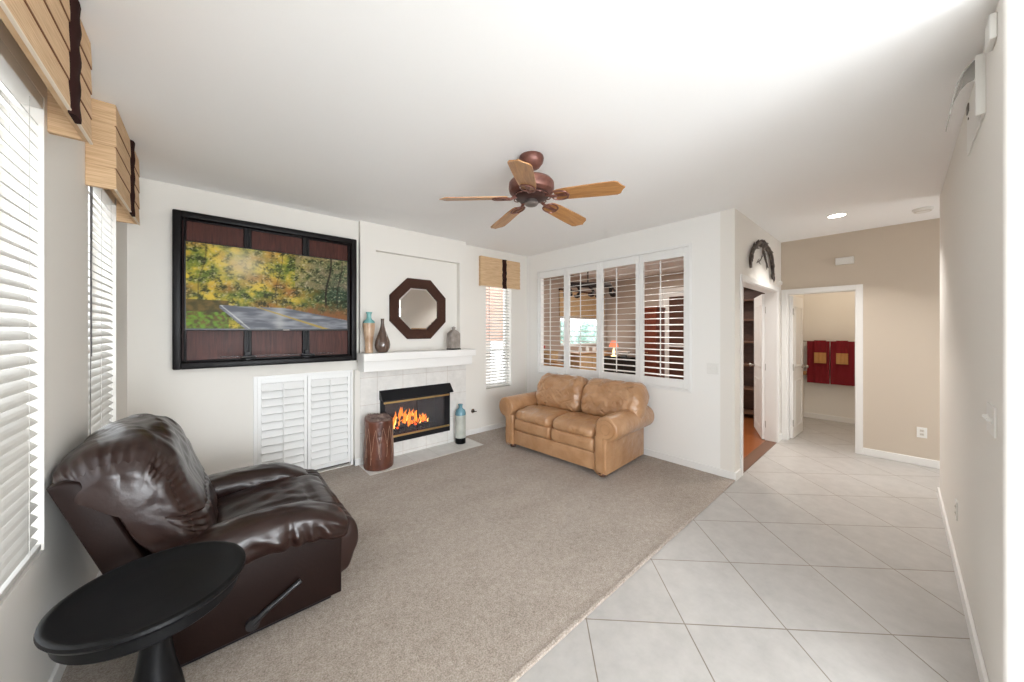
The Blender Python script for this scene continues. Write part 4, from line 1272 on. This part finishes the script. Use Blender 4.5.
            cr = math.sin(u * 62 + v * 7.5 + 2.0 * noise.noise((u * 5, v * 2, 1)))
            d += 0.0105 * (abs(cr) ** 0.6 * math.copysign(1, cr)) * crown * (0.55 + 0.6 * noise.noise((u * 7, v * 3, 4))) * (1 - 0.35 * av)
            d += 0.014 * noise.noise((u * 6, v * 2.2, 9)) + 0.005 * noise.noise((u * 22, v * 8, 5))
            # lumbar seam across the front
            d -= 0.017 * math.exp(-((u - 0.455) / 0.006) ** 2) * (av < 0.9)
            d += 0.006 * math.sin(v * 40 + 2) * math.exp(-((u - 0.455) / 0.025) ** 2)
            d *= min(1, max(0, (s_ - 0.2) / 0.3))
            k = s_ + d / max(L, 0.05)
            side = 0.0
            if av > 0.7: side = 0.0065 * pl * near - 0.010 * seam + 0.012 * noise.noise((p.x * 7, p.y * 7, s_ * 2)) * min(1, max(0, (s_ - 0.35) / 0.3))
            ring.append(b.verts.new((cx + dx * k, yc + w + math.copysign(side, v), cz + dz * k)))
        rings.append(ring)
    for j in range(Mn):
        for i in range(N): b.faces.new((rings[j][i], rings[j][(i + 1) % N], rings[j + 1][(i + 1) % N], rings[j + 1][i]))
    bmesh.ops.remove_doubles(b, verts=rings[0] + rings[-1], dist=1e-4)
    add('back_cushion', b)
    # recline lever on the near side
    b = NB(); tube(b, [(0.150, Yn - 0.012, 0.095), (0.20, Yn - 0.02, 0.135), (0.27, Yn - 0.025, 0.175), (0.345, Yn - 0.025, 0.215)], [0.016, 0.013, 0.011, 0.012], 10)
    cyl(b, (0.150, Yn - 0.022, 0.095), (0.150, Yn + 0.004, 0.095), 0.028, n=20)
    add('recline_lever', b, 'black_plastic', 50)


recliner()


# ------------------------------------------------------------------ round side table
def side_table():
    c = Vector((-0.141, 1.69, 0)); H = 0.62; R = 0.245
    t = thing('round_side_table', 'round black pedestal side table beside the dark recliner', 'side table', (c.x, c.y, CT))
    b = NB(); lathe(b, [(0.10, H - 0.03), (R - 0.020, H - 0.03), (R - 0.006, H - 0.022), (R, H - 0.012), (R - 0.002, H - 0.003), (R - 0.010, H), (R - 0.020, H - 0.001), (R - 0.027, H - 0.005), (0.10, H - 0.005), (0.01, H - 0.005)], c, 96)
    obj('table_top', b, 'black_wood', t, smooth=30)
    b = NB(); lathe(b, [(0.06, H - 0.072), (R - 0.030, H - 0.072), (R - 0.024, H - 0.066), (R - 0.024, H - 0.03)], c, 96)
    obj('apron', b, 'black_wood', t, smooth=30)
    b = NB(); lathe(b, [(0.062, 0.11), (0.075, 0.16), (0.078, 0.20), (0.066, 0.27), (0.050, 0.34), (0.040, 0.41), (0.036, 0.48), (0.040, 0.515), (0.055, 0.535), (0.075, 0.549)], c, 40)
    obj('pedestal', b, 'black_wood', t, smooth=40)
    b = NB(); lathe(b, [(0.17, CT), (0.175, CT + 0.01), (0.172, CT + 0.025), (0.14, CT + 0.04), (0.09, CT + 0.06), (0.06, 0.11)], c, 56)
    obj('foot_disc', b, 'black_wood', t, smooth=40)


side_table()


# ------------------------------------------------------------------ doors
def panel_door(name, loc, rz, w, h, knob=True):
    """white panelled door leaf, hinge at the origin, leaf along +x, thickness along y"""
    e = bpy.data.objects.new(name, None); COL.objects.link(e); e['kind'] = 'structure'
    e.location = loc; e.rotation_euler = (0, 0, rz)
    b = NB(); box(b, 0.002, w, -0.018, 0.018, 0.008, h, 0.002)
    for z0, z1 in ((0.14, 0.80), (0.98, h - 0.14)):
        for s in (-1, 1):
            y0 = s * 0.018
            for q0, q1, r0, r1 in ((0.10, w - 0.10, z0, z0 + 0.018), (0.10, w - 0.10, z1 - 0.018, z1), (0.10, 0.118, z0, z1), (w - 0.118, w - 0.10, z0, z1)):
                box(b, q0, q1, min(y0, y0 + s * 0.006), max(y0, y0 + s * 0.006), r0, r1, 0.002)
    obj('door_leaf', b, 'trim', e, world=False)
    b = NB()
    for s in (-1, 1):
        lathe(b, [(0.028, 0), (0.028, s * 0.006), (0.010, s * 0.010), (0.010, s * 0.035), (0.020, s * 0.042), (0.027, s * 0.055), (0.020, s * 0.068), (0.006, s * 0.072)], (w - 0.065, s * 0.018, 0.97), 20, 'Y')
    if knob: obj('door_knob', b, 'nickel', e, world=False, smooth=40)
    else: b.free()
    for z in (0.22, h / 2, h - 0.22):
        b = NB(); cyl(b, (0.0, -0.022, z - 0.045), (0.0, -0.022, z + 0.045), 0.006, n=10); box(b, -0.002, 0.03, -0.021, -0.017, z - 0.045, z + 0.045)
        obj('hinge', b, 'nickel', e, world=False)
    return e


panel_door('door_1', (5.652, HW + 0.145, 0.004), math.radians(20.5), 0.70, 1.99)
panel_door('door_2', (BW + 0.10, BD[1] - 0.034, 0.0), math.radians(-2.0), 0.60, 1.975)

# ------------------------------------------------------------------ wall decoration over the hall door
def ornament():
    t = thing('wall_ornament', 'dark feathered arch-shaped metal ornament high on the hall wall', 'wall ornament', (5.0, HW, 2.2))
    y = HW - 0.03
    # main arch: left limb short, right limb long (x along the wall, z height)
    left = [(4.335, 2.165), (4.325, 2.236), (4.351, 2.297), (4.412, 2.368), (4.521, 2.429), (4.651, 2.479), (4.779, 2.507)]
    right = [(4.72, 2.497), (4.889, 2.508), (5.018, 2.49), (5.124, 2.462), (5.190, 2.425), (5.240, 2.37), (5.268, 2.287), (5.298, 2.206), (5.285, 2.14)]
    inner = [(4.80, 2.47), (4.836, 2.43), (4.889, 2.384), (4.958, 2.323), (5.056, 2.252)]
    def ribbon(pts, wd, name, feathers, seed):
        P = smooth_loop([(a, b) for a, b in pts], 40, closed=False); b = NB()
        pts3 = [(p.x, y, p.y) for p in P]; n = len(P)
        rr = [wd * (0.45 + 0.55 * math.sin(PI * (i + 2) / (n + 3))) for i in range(n)]
        tube(b, pts3, [r * 0.55 for r in rr], 8)
        rnd = random.Random(seed)
        for k in range(feathers):
            i = rnd.randrange(1, n - 2); p = Vector(pts3[i]); q = Vector(pts3[min(i + 3, n - 1)]); d = (q - p).normalized(); nrm = Vector((d.z, 0, -d.x)) * rnd.choice((-1, 1))
            tip = p + d * rnd.uniform(0.05, 0.10) + nrm * rnd.uniform(0.02, 0.055) + Vector((0, rnd.uniform(-0.02, 0.01), 0))
            tube(b, [p, (p + tip) / 2 + nrm * 0.008, tip], [wd * 0.30, wd * 0.26, 0.001], 5)
        obj(name, b, 'feather', t, smooth=60)
    ribbon(left, 0.042, 'left_limb', 22, 1)
    ribbon(right, 0.044, 'right_limb', 60, 2)
    ribbon(inner, 0.022, 'inner_strand', 8, 3)
    ribbon([(4.557, 2.248), (4.672, 2.284), (4.757, 2.325)], 0.014, 'small_strand', 4, 5)
    b = NB(); cyl(b, (4.85, HW, 2.49), (4.85, y, 2.49), 0.012); obj('mount', b, 'iron', t)


ornament()

# ------------------------------------------------------------------ small wall and ceiling fittings
def plate(name, label, cat, axis, pos, inward, a, z, w, h, toggles=1, kind='switch', group=None):
    loc = (pos, a, z) if axis == 'X' else (a, pos, z)
    t = thing(name, label, cat, loc, 0, group)
    def B(bb, p0, p1, u0, u1, q0, q1, bev=0.0):
        lo, hi = min(p0, p1), max(p0, p1)
        if axis == 'X': box(bb, lo, hi, u0, u1, q0, q1, bev)
        else: box(bb, u0, u1, lo, hi, q0, q1, bev)
    b = NB(); B(b, pos, pos + inward * 0.006, a - w / 2, a + w / 2, z - h / 2, z + h / 2, 0.002); obj('cover_plate', b, 'white_plastic', t)
    for k in range(toggles):
        c = a + (k - (toggles - 1) / 2) * 0.046
        b = NB()
        if kind == 'switch':
            B(b, pos + inward * 0.006, pos + inward * 0.010, c - 0.006, c + 0.006, z - 0.012, z + 0.012, 0.001)
            B(b, pos + inward * 0.006, pos + inward * 0.020, c - 0.004, c + 0.004, z - 0.002, z + 0.009, 0.001)
            obj('toggle', b, 'white_plastic', t)
        else:
            b.free()
            for dz in (-0.02, 0.02):
                b = NB(); B(b, pos + inward * 0.006, pos + inward * 0.0075, c - 0.016, c + 0.016, z + dz - 0.014, z + dz + 0.014, 0.0005); so = obj('socket', b, 'beige_plastic', t)
                for du in (-0.0065, 0.0065):
                    b = NB(); B(b, pos + inward * 0.0076, pos + inward * 0.0082, c + du - 0.0015, c + du + 0.0015, z + dz - 0.005, z + dz + 0.005); obj('slot', b, 'dark_slot', so)
    return t


plate('light_switch', 'white double light switch on the wall right of the shutters', 'light switch', 'X', SW, -1, 1.278, 1.10, 0.115, 0.115, 2)
plate('light_switch', 'white three-gang light switch on the near right-hand wall', 'light switch', 'Y', RW, 1, 2.27, 1.145, 0.165, 0.115, 3)
plate('wall_outlet', 'white wall outlet low on the tan wall right of the bathroom door', 'outlet', 'X', BW, -1, -0.165, 0.365, 0.075, 0.115, 1, 'outlet')
plate('wall_outlet', 'white wall outlet low on the near right-hand wall', 'outlet', 'Y', RW, 1, 3.50, 0.37, 0.075, 0.115, 1, 'outlet')

t = thing('gas_valve', 'small metal gas valve with key on the wall right of the floor bottle', 'gas valve', (2.83, WW, 0.34))
b = NB(); lathe(b, [(0.030, 0), (0.030, -0.006), (0.012, -0.012)], (2.82, WW, 0.345), 20, 'Y'); obj('escutcheon', b, 'chrome', t, smooth=40)
b = NB(); cyl(b, (2.82, WW - 0.01, 0.345), (2.82, WW - 0.06, 0.345), 0.007, n=10); box(b, 2.795, 2.845, WW - 0.068, WW - 0.058, 0.340, 0.350, 0.002); obj('valve_key', b, 'iron', t)

b = NB(); lathe(b, [(0.001, 0), (0.030, 0.0), (0.030, -0.03), (0.022, -0.045), (0.004, -0.05)], (0, 0, 0), 24, 'Y')
b.transform(Matrix.Translation((5.715, HW, 2.13)))
tag(obj('motion_sensor', b, 'white_plastic', smooth=40, origin=(5.715, HW, 2.13)), 'small white motion sensor in the corner above the hall doors', 'sensor')
b = NB(); box(b, BW - 0.05, BW, 0.365, 0.53, 2.315, 2.40, 0.006)
for k in range(5): box(b, BW - 0.052, BW - 0.049, 0.38, 0.515, 2.33 + k * 0.013, 2.334 + k * 0.013)
tag(obj('door_chime', b, 'white_plastic', origin=(BW, 0.447, 2.357)), 'white door chime box on the tan wall above the bathroom door', 'door chime')

# alarm panel with its clear cover hanging open, and the chime speaker above, on the right wall
t = thing('alarm_panel', 'white wall control panel with a clear flap hanging open, high on the right wall', 'control panel', (2.42, RW, 2.40))
b = NB()
box(b, 2.43, 2.96, RW, RW + 0.006, 2.40, 2.655, 0.002); box(b, 2.43, 2.442, RW + 0.005, RW + 0.026, 2.40, 2.655, 0.002); box(b, 2.442, 2.52, RW + 0.005, RW + 0.009, 2.40, 2.655, 0.002)
obj('panel_housing', b, 'white_plastic', t)
b = NB(); box(b, 2.87, 2.93, RW + 0.006, RW + 0.010, 2.60, 2.64); obj('display_window', b, 'dark_slot', t)
b = NB(); box(b, 2.46, 2.51, RW + 0.009, RW + 0.012, 2.60, 2.64); obj('status_window', b, 'dark_slot', t)
b = NB(); box(b, 2.88, 2.89, RW + 0.006, RW + 0.009, 2.56, 2.57); obj('indicator', b, 'dark_slot', t)
b = NB()
fl = [(0.012, 2.655), (0.030, 2.652), (0.052, 2.625), (0.070, 2.58), (0.083, 2.52), (0.092, 2.45)]
A = []
for i, (o_, z_) in enumerate(fl):
    A.append([b.verts.new((2.46 + 0.20 * q, RW + o_, z_)) for q in (0, 1)])
    A[-1] += [b.verts.new((2.46 + 0.20 * q, RW + o_ - 0.003, z_ - 0.002)) for q in (1, 0)]
for i in range(len(A) - 1):
    for k in range(4): b.faces.new((A[i][k], A[i][(k + 1) % 4], A[i + 1][(k + 1) % 4], A[i + 1][k]))
b.faces.new(A[0]); b.faces.new(A[-1][::-1])
obj('open_flap', b, 'grey_plastic', t, smooth=60)
b = NB(); box(b, 2.17, 2.27, RW, RW + 0.018, 2.57, 2.665, 0.004)
tag(obj('wall_speaker', b, 'white_plastic', origin=(2.23, RW, 2.6)), 'small white plastic wall box near the ceiling on the right wall', 'wall box')

t = thing('recessed_light', 'lit round recessed ceiling light in the hall', 'ceiling light', (4.94, 0.435, CZ))
b = NB(); lathe(b, [(0.085, 0), (0.085, -0.006), (0.068, -0.009), (0.066, -0.002)], t.location, 40); obj('trim_ring', b, 'white_plastic', t, smooth=40)
b = NB(); lathe(b, [(0.001, -0.006), (0.066, -0.006), (0.066, -0.0095), (0.001, -0.011)], t.location, 40); obj('lit_diffuser', b, 'lamp_on', t)
L_ = area('hall_recessed_lamp', (4.94, 0.435, CZ - 0.03), (0, 0, 0), 0.12, 0.12, 9, (1, 0.97, 0.93), 115)
t = thing('smoke_detector', 'round white smoke detector on the hall ceiling near the right wall', 'smoke detector', (5.33, -0.155, CZ))
b = NB(); lathe(b, [(0.070, 0), (0.072, -0.012), (0.060, -0.028), (0.040, -0.034), (0.005, -0.035)], t.location, 40); obj('detector_body', b, 'white_plastic', t, smooth=40)
b = NB(); lathe(b, [(0.060, -0.0285), (0.050, -0.034), (0.048, -0.0325)], t.location, 40); obj('vent_ring', b, 'beige_plastic', t)


# ------------------------------------------------------------------ bathroom: towels, bar, shelf
def towel(name, label, y0, y1, ztop, zbot, x, m, group, band=None, thick=0.022, back=0.3):
    t = thing(name, label, 'towel', (x, (y0 + y1) / 2, ztop), 0, group)
    def sheet(za, zb, mt, nm, dx=0.0):
        b = NB(); n = 16; mz = 12; fr = []; bk = []
        for j in range(mz + 1):
            z = za + (zb - za) * j / mz
            rf, rb = [], []
            for i in range(n + 1):
                u = i / n; yy = y0 + (y1 - y0) * u
                w = 0.006 * math.sin(u * 9 + 1) * (ztop - z + 0.1) + 0.004 * math.sin(u * 21 + z * 6)
                rf.append(b.verts.new((x - thick - dx + w, yy, z))); rb.append(b.verts.new((x - 0.002 + w * 0.3, yy, z)))
            fr.append(rf); bk.append(rb)
        for j in range(mz):
            for i in range(n):
                b.faces.new((fr[j][i], fr[j][i + 1], fr[j + 1][i + 1], fr[j + 1][i])); b.faces.new((bk[j][i], bk[j + 1][i], bk[j + 1][i + 1], bk[j][i + 1]))
            b.faces.new((fr[j][0], fr[j + 1][0], bk[j + 1][0], bk[j][0])); b.faces.new((fr[j][n], bk[j][n], bk[j + 1][n], fr[j + 1][n]))
        for i in range(n):
            b.faces.new((fr[0][i], bk[0][i], bk[0][i + 1], fr[0][i + 1])); b.faces.new((fr[mz][i], fr[mz][i + 1], bk[mz][i + 1], bk[mz][i]))
        return obj(nm, b, mt, t, smooth=50)
    sheet(ztop, zbot, m, 'cloth')
    if band: sheet(band[1], band[0], 'gold_towel', 'gold_band', 0.004)
    return t


gt = 'red towels on the bathroom towel bar'
t = thing('towel_bar', 'towel bar on the bathroom back wall holding the red towels', 'towel bar', (7.72, 0.75, 1.315))
b = NB(); cyl(b, (7.69, 0.40, 1.315), (7.69, 1.12, 1.315), 0.009, n=14); obj('bar', b, 'nickel', t, smooth=50)
for y in (0.405, 1.115):
    b = NB(); cyl(b, (7.69, y, 1.315), (7.75, y, 1.315), 0.014, n=14); obj('bar_post', b, 'nickel', t, smooth=50)
towel('bath_towel', 'large dark red bath towel, left one on the towel bar', 0.762, 1.045, 1.322, 0.615, 7.676, 'red_towel', gt)
towel('bath_towel', 'large dark red bath towel, right one on the towel bar', 0.450, 0.750, 1.322, 0.615, 7.676, 'red_towel', gt)
towel('hand_towel', 'small red hand towel with gold band over the left bath towel', 0.80, 0.95, 1.335, 0.955, 7.640, 'red_towel', gt, band=(0.955, 1.13), thick=0.014)
towel('hand_towel', 'small red hand towel with gold band over the right bath towel', 0.54, 0.68, 1.335, 0.955, 7.640, 'red_towel', gt, band=(0.955, 1.13), thick=0.014)
b = NB(); box(b, 7.62, 7.75, 1.052, 1.099, 0.74, 0.80, 0.006)
tag(obj('wooden_ledge', b, 'oak', origin=(7.68, 1.04, 0.77)), 'short oak ledge on the bathroom wall left of the red towels', 'ledge')


# ------------------------------------------------------------------ dining room seen through the shutters
def bookcase():
    t = thing('bookcase', 'tall dark walnut bookcase seen through the open hall door', 'bookcase', (7.0, 1.72, 0))
    x0, x1, y0, y1, H = 6.86, 7.19, 1.25, 2.25, 2.30
    b = NB(); box(b, x0, x1, y0, y0 + 0.03, 0.004, H); box(b, x0, x1, y1 - 0.03, y1, 0.004, H); box(b, x1 - 0.02, x1, y0 + 0.03, y1 - 0.03, 0.004, H); box(b, x0 - 0.02, x1, y0 - 0.02, y1 + 0.02, H, H + 0.05, 0.005)
    obj('carcass', b, 'walnut', t)
    for z in (0.09, 0.50, 0.90, 1.30, 1.68, 2.02):
        b = NB(); box(b, x0, x1 - 0.02, y0 + 0.03, y1 - 0.03, z - 0.013, z + 0.013); obj('shelf', b, 'walnut_light', t)


bookcase()


def french_door():
    e = bpy.data.objects.new('door_3', None); COL.objects.link(e); e['kind'] = 'structure'; e.location = (7.2, 2.94, 0.004)
    y0, y1, H = 2.60, 3.28, 2.30; x0, x1 = 7.155, 7.195
    b = NB(); w = 0.10
    box(b, x0, x1, y0, y0 + w, 0.004, H, 0.003); box(b, x0, x1, y1 - w, y1, 0.004, H, 0.003); box(b, x0, x1, y0 + w, y1 - w, H - w, H, 0.003); box(b, x0, x1, y0 + w, y1 - w, 0.004, 0.22, 0.003)
    for z in (1.18, 1.62): box(b, x0 + 0.005, x1, y0 + w, y1 - w, z - 0.018, z + 0.018)
    obj('door_leaf', b, 'trim', e)
    b = NB(); box(b, x1 - 0.012, x1 - 0.006, y0 + w, y1 - w, 0.22, H - w); obj('painted_dark_pane', b, 'walnut', e)  # opaque dark sheet; the dark interior beyond is put into its colour
    b = NB(); c0, c1 = 2.52, 3.38
    box(b, 7.14, 7.2, c0, y0 - 0.004, 0.004, H + 0.08, 0.003); box(b, 7.14, 7.2, y1 + 0.004, c1, 0.004, H + 0.08, 0.003); box(b, 7.14, 7.2, y0 - 0.004, y1 + 0.004, H + 0.004, H + 0.08, 0.003)
    struct('trim_3', b, 'trim')


french_door()


def armoire():
    t = thing('armoire', 'cherry-red wooden armoire seen through the fourth shutter panel', 'armoire', (6.95, 3.46, 0))
    x0, x1, y0, y1, H = 6.76, 7.13, 3.25, 3.67, 1.93
    b = NB(); box(b, x0, x1, y0, y1, 0.08, H, 0.004); box(b, x0 - 0.03, x1, y0 - 0.02, y1 + 0.02, H, H + 0.05, 0.008); box(b, x0 - 0.01, x1, y0 - 0.005, y1 + 0.005, 0.004, 0.08)
    obj('carcass', b, 'cherry', t)
    for k in range(2):
        a0, a1 = y0 + 0.01 + k * 0.202, y0 + 0.205 + k * 0.202
        b = NB(); box(b, x0 - 0.014, x0, a0, a1, 0.12, H - 0.04, 0.004); d = obj('armoire_door', b, 'cherry', t)
        b = NB(); bmesh.ops.create_uvsphere(b, u_segments=10, v_segments=8, radius=0.012, matrix=Matrix.Translation((x0 - 0.024, a1 - 0.02 if k == 0 else a0 + 0.02, 1.05))); obj('door_knob', b, 'brass', d)


armoire()


def tv_console():
    t = thing('black_sideboard', 'low black sideboard seen through the third shutter panel', 'sideboard', (6.35, 3.55, 0))
    b = NB(); x0, x1, y0, y1 = 6.30, 6.68, 3.46, 4.18
    box(b, x0, x1, y0, y1, 0.12, 0.93, 0.006); box(b, x0 - 0.02, x1 + 0.01, y0 - 0.02, y1 + 0.02, 0.93, 0.955, 0.004)
    obj('carcass', b, 'black_wood', t)
    for k in range(3):
        a0 = y0 + 0.01 + k * 0.235; b = NB(); box(b, x0 - 0.014, x0, a0, a0 + 0.230, 0.16, 0.90, 0.004); d = obj('sideboard_door', b, 'black_plastic', t)
        b = NB(); cyl(b, (x0 - 0.025, a0 + 0.20, 0.50), (x0 - 0.025, a0 + 0.20, 0.66), 0.005, n=8); obj('door_handle', b, 'nickel', d)
    for x in (x0 + 0.04, x1 - 0.04):
        for y in (y0 + 0.05, y1 - 0.05):
            b = NB(); box(b, x - 0.02, x + 0.02, y - 0.02, y + 0.02, 0.004, 0.12); obj('leg', b, 'black_wood', t)
    # lamp and flowers on the sideboard
    l = thing('table_lamp', 'small glowing red-shaded lamp on the black sideboard', 'lamp', (6.45, 4.03, 0.955))
    b = NB(); lathe(b, [(0.06, 0), (0.062, 0.01), (0.02, 0.03), (0.03, 0.09), (0.015, 0.15), (0.008, 0.22)], l.location, 20); obj('lamp_base', b, 'lampglow', l, smooth=50)
    b = NB(); lathe(b, [(0.10, 0.20), (0.10, 0.202), (0.055, 0.33), (0.05, 0.33)], l.location, 28); obj('lamp_shade', b, 'lampshade', l, smooth=50)
    w = thing('white_bowl', 'round white bowl on the black sideboard beside the lamp', 'bowl', (6.42, 3.80, 0.955))
    b = NB(); lathe(b, [(0.05, 0), (0.06, 0.01), (0.12, 0.06), (0.145, 0.11), (0.135, 0.11), (0.10, 0.06), (0.03, 0.02)], w.location, 28); obj('bowl_body', b, 'white_plastic', w, smooth=60)


tv_console()


def chandelier():
    t = thing('iron_chandelier', 'dark wrought-iron chandelier hanging beyond the shutters', 'chandelier', (5.15, 3.75, CZ))
    c = Vector((5.15, 3.75, 0)); d = Vector((0.78, -0.62, 0)); n_ = Vector((0.62, 0.78, 0))
    b = NB(); lathe(b, [(0.06, CZ), (0.06, CZ - 0.02), (0.015, CZ - 0.04)], c, 20); obj('canopy', b, 'iron', t, smooth=40)
    b = NB(); cyl(b, c + Vector((0, 0, 2.35)), c + Vector((0, 0, CZ - 0.03)), 0.012, n=10); obj('stem', b, 'iron', t)
    b = NB(); p0 = c - d * 0.42 + Vector((0, 0, 2.33)); p1 = c + d * 0.42 + Vector((0, 0, 2.33)); tube(b, [p0, p1], 0.05, 10); tube(b, [p0, p0 - Vector((0, 0, 0.22))], 0.03, 8); tube(b, [p1, p1 - Vector((0, 0, 0.16))], 0.03, 8); obj('cross_beam', b, 'iron', t)
    for k in range(5):
        o_ = (-0.40 + 0.2 * k); b = NB(); s = 1 if k % 2 else -1
        q = c + d * o_
        tube(b, [q + Vector((0, 0, 2.32)), q + n_ * 0.05 * s + d * 0.05 + Vector((0, 0, 2.26)), q + n_ * 0.10 * s + d * 0.08 + Vector((0, 0, 2.20)), q + n_ * 0.12 * s + d * 0.03 + Vector((0, 0, 2.16))], 0.024, 7)
        a_ = obj('arm', b, 'iron', t, smooth=50)
        e = q + n_ * 0.12 * s + d * 0.03
        b = NB(); lathe(b, [(0.02, 2.10), (0.055, 2.12), (0.065, 2.155), (0.06, 2.155), (0.02, 2.12)], e, 16); obj('cup', b, 'iron', a_, smooth=50)


chandelier()

# bamboo shade and rattan sideboard at the dining window
t = thing('bamboo_shade', 'woven bamboo roman shade over the far dining window', 'window shade', (6.2, 4.7, 1.8))
b = NB()
for k in range(12): box(b, DW[0] - 0.06, DW[1] + 0.05, 4.665 - 0.003 * (k % 3), 4.685, 1.80 + k * 0.045, 1.80 + k * 0.045 + 0.043, 0.002)
obj('woven_slats', b, 'bamboo', t)
b = NB(); box(b, DW[0] - 0.06, DW[1] + 0.05, 4.66, 4.70, 2.335, 2.38, 0.003); obj('headrail', b, 'walnut', t)
t = thing('rattan_screen', 'tan rattan cabinet standing below the far dining window', 'cabinet', (6.0, 4.45, 0))
b = NB(); box(b, 5.55, 6.75, 4.25, 4.65, 0.06, 1.02, 0.01); obj('carcass', b, 'bamboo', t)
for k in range(3):
    b = NB(); box(b, 5.58 + k * 0.39, 5.95 + k * 0.39, 4.235, 4.25, 0.12, 0.98, 0.004); obj('cabinet_door', b, 'bamboo', t)
b = NB(); box(b, 5.53, 6.77, 4.23, 4.66, 1.02, 1.045, 0.004); obj('cabinet_top', b, 'oak', t)
for x in (5.6, 6.7):
    for y in (4.29, 4.61):
        b = NB(); box(b, x - 0.025, x + 0.025, y - 0.025, y + 0.025, 0.004, 0.06); obj('leg', b, 'oak', t)
for k, (x, lab) in enumerate(((5.80, 'small white candle jar, left of three on the rattan cabinet'), (6.05, 'small white candle jar, middle of three on the rattan cabinet'), (6.30, 'small white candle jar, right of three on the rattan cabinet'))):
    b = NB(); L = Vector((x, 4.42, 1.045)); lathe(b, [(0.03, 0), (0.036, 0.006), (0.036, 0.08), (0.022, 0.10), (0.016, 0.11)], L, 16)
    tag(obj('candle_jar', b, 'white_plastic', smooth=40, origin=L), lab, 'jar', 'white jars on the rattan cabinet')
# small side chest with a basket and red flowers
t = thing('corner_chest', 'low tan wooden chest in the dining room behind the first shutter panel', 'chest', (4.75, 4.5, 0))
b = NB(); box(b, 4.50, 5.12, 4.30, 4.68, 0.05, 0.86, 0.008); obj('carcass', b, 'oak', t)
b = NB(); box(b, 4.47, 5.15, 4.28, 4.69, 0.86, 0.885, 0.004); obj('chest_top', b, 'oak', t)
for k in range(3):
    b = NB(); box(b, 4.53, 5.09, 4.285, 4.30, 0.09 + k * 0.26, 0.32 + k * 0.26, 0.004); dr = obj('drawer', b, 'oak', t)
    b = NB(); box(b, 4.76, 4.86, 4.272, 4.285, 0.20 + k * 0.26, 0.215 + k * 0.26, 0.002); obj('drawer_pull', b, 'iron', dr)
for x in (4.53, 5.09):
    for y in (4.33, 4.65):
        b = NB(); box(b, x - 0.02, x + 0.02, y - 0.02, y + 0.02, 0.004, 0.05); obj('leg', b, 'oak', t)
t = thing('woven_basket', 'light woven basket on the low chest behind the first shutter panel', 'basket', (4.92, 4.46, 0.885))
b = NB(); lathe(b, [(0.11, 0), (0.14, 0.02), (0.155, 0.14), (0.15, 0.20), (0.158, 0.205), (0.158, 0.215), (0.145, 0.215), (0.14, 0.15), (0.10, 0.02)], t.location, 28); obj('basket_body', b, 'bamboo', t, smooth=50)
t = thing('flower_vase', 'red flowers in a small vase on the low chest', 'flowers', (4.66, 4.46, 0.885))
b = NB(); lathe(b, [(0.035, 0), (0.05, 0.03), (0.045, 0.10), (0.025, 0.14), (0.03, 0.16)], t.location, 20); obj('vase_body', b, 'umber_glaze', t, smooth=50)
rnd = random.Random(6)
for k in range(7):
    p = t.location + Vector((rnd.uniform(-0.07, 0.07), rnd.uniform(-0.06, 0.06), 0.24 + rnd.uniform(0, 0.10)))
    b = NB(); tube(b, [t.location + Vector((0, 0, 0.12)), p], 0.003, 5); s_ = obj('stem', b, 'hedge', t)
    b = NB()
    for q in range(7):
        a = q * 2 * PI / 6; o_ = Vector((math.cos(a), math.sin(a), 0)) * (0.018 if q < 6 else 0)
        bmesh.ops.create_icosphere(b, subdivisions=1, radius=0.017, matrix=Matrix.Translation(p + o_))
    obj('blossom', b, 'red_flower', s_, smooth=60)
L = area('added_fill_dining', (5.6, 2.7, CZ - 0.02), (0, 0, 0), 0.5, 0.5, 26, (1, 0.93, 0.85))  # added light to brighten the dining room, without a fixture
L = area('added_fill_bathroom', (6.85, 0.4, CZ - 0.02), (0, 0, 0), 0.4, 0.4, 6, (1, 0.84, 0.66))  # unseen warm light added to brighten the bathroom, no fixture built

# ------------------------------------------------------------------ outside
b = NB(); box(b, -9, 14, -12, 12, -0.35, -0.20); struct('ground', b, 'concrete')
t = thing('neighbour_house', 'pale neighbouring house with a terracotta brick chimney breast outside the narrow window', 'house', (4.6, 7.2, -0.2))
b = NB(); box(b, 2.0, 5.6, 7.2, 9.2, -0.2, 3.2); obj('stucco_wall', b, 'stucco', t)
b = NB(); box(b, 4.85, 6.0, 6.75, 7.19, 1.22, 2.6, 0.01); obj('brick_panel', b, 'brick', t)
for k, x in enumerate((5.75, 7.0, 8.25, 9.5)):
    b = NB(); bmesh.ops.create_icosphere(b, subdivisions=4, radius=1)
    for v in b.verts:
        p = v.co.normalized(); r = 0.55 * (1 + 0.22 * noise.noise(p * 3 + Vector((k, 0, 0))) + 0.10 * noise.noise(p * 9))
        v.co = Vector((p.x * r, p.y * r * 0.8, p.z * r * 1.9 + 0.9))
    b.transform(Matrix.Translation((x + 0.8, 6.6, -0.2)))
    tag(obj('garden_shrub', b, 'hedge', smooth=60, origin=(x + 0.8, 6.6, -0.2)), 'pale green shrub outside the far dining window', 'shrub', 'shrubs outside the dining window')
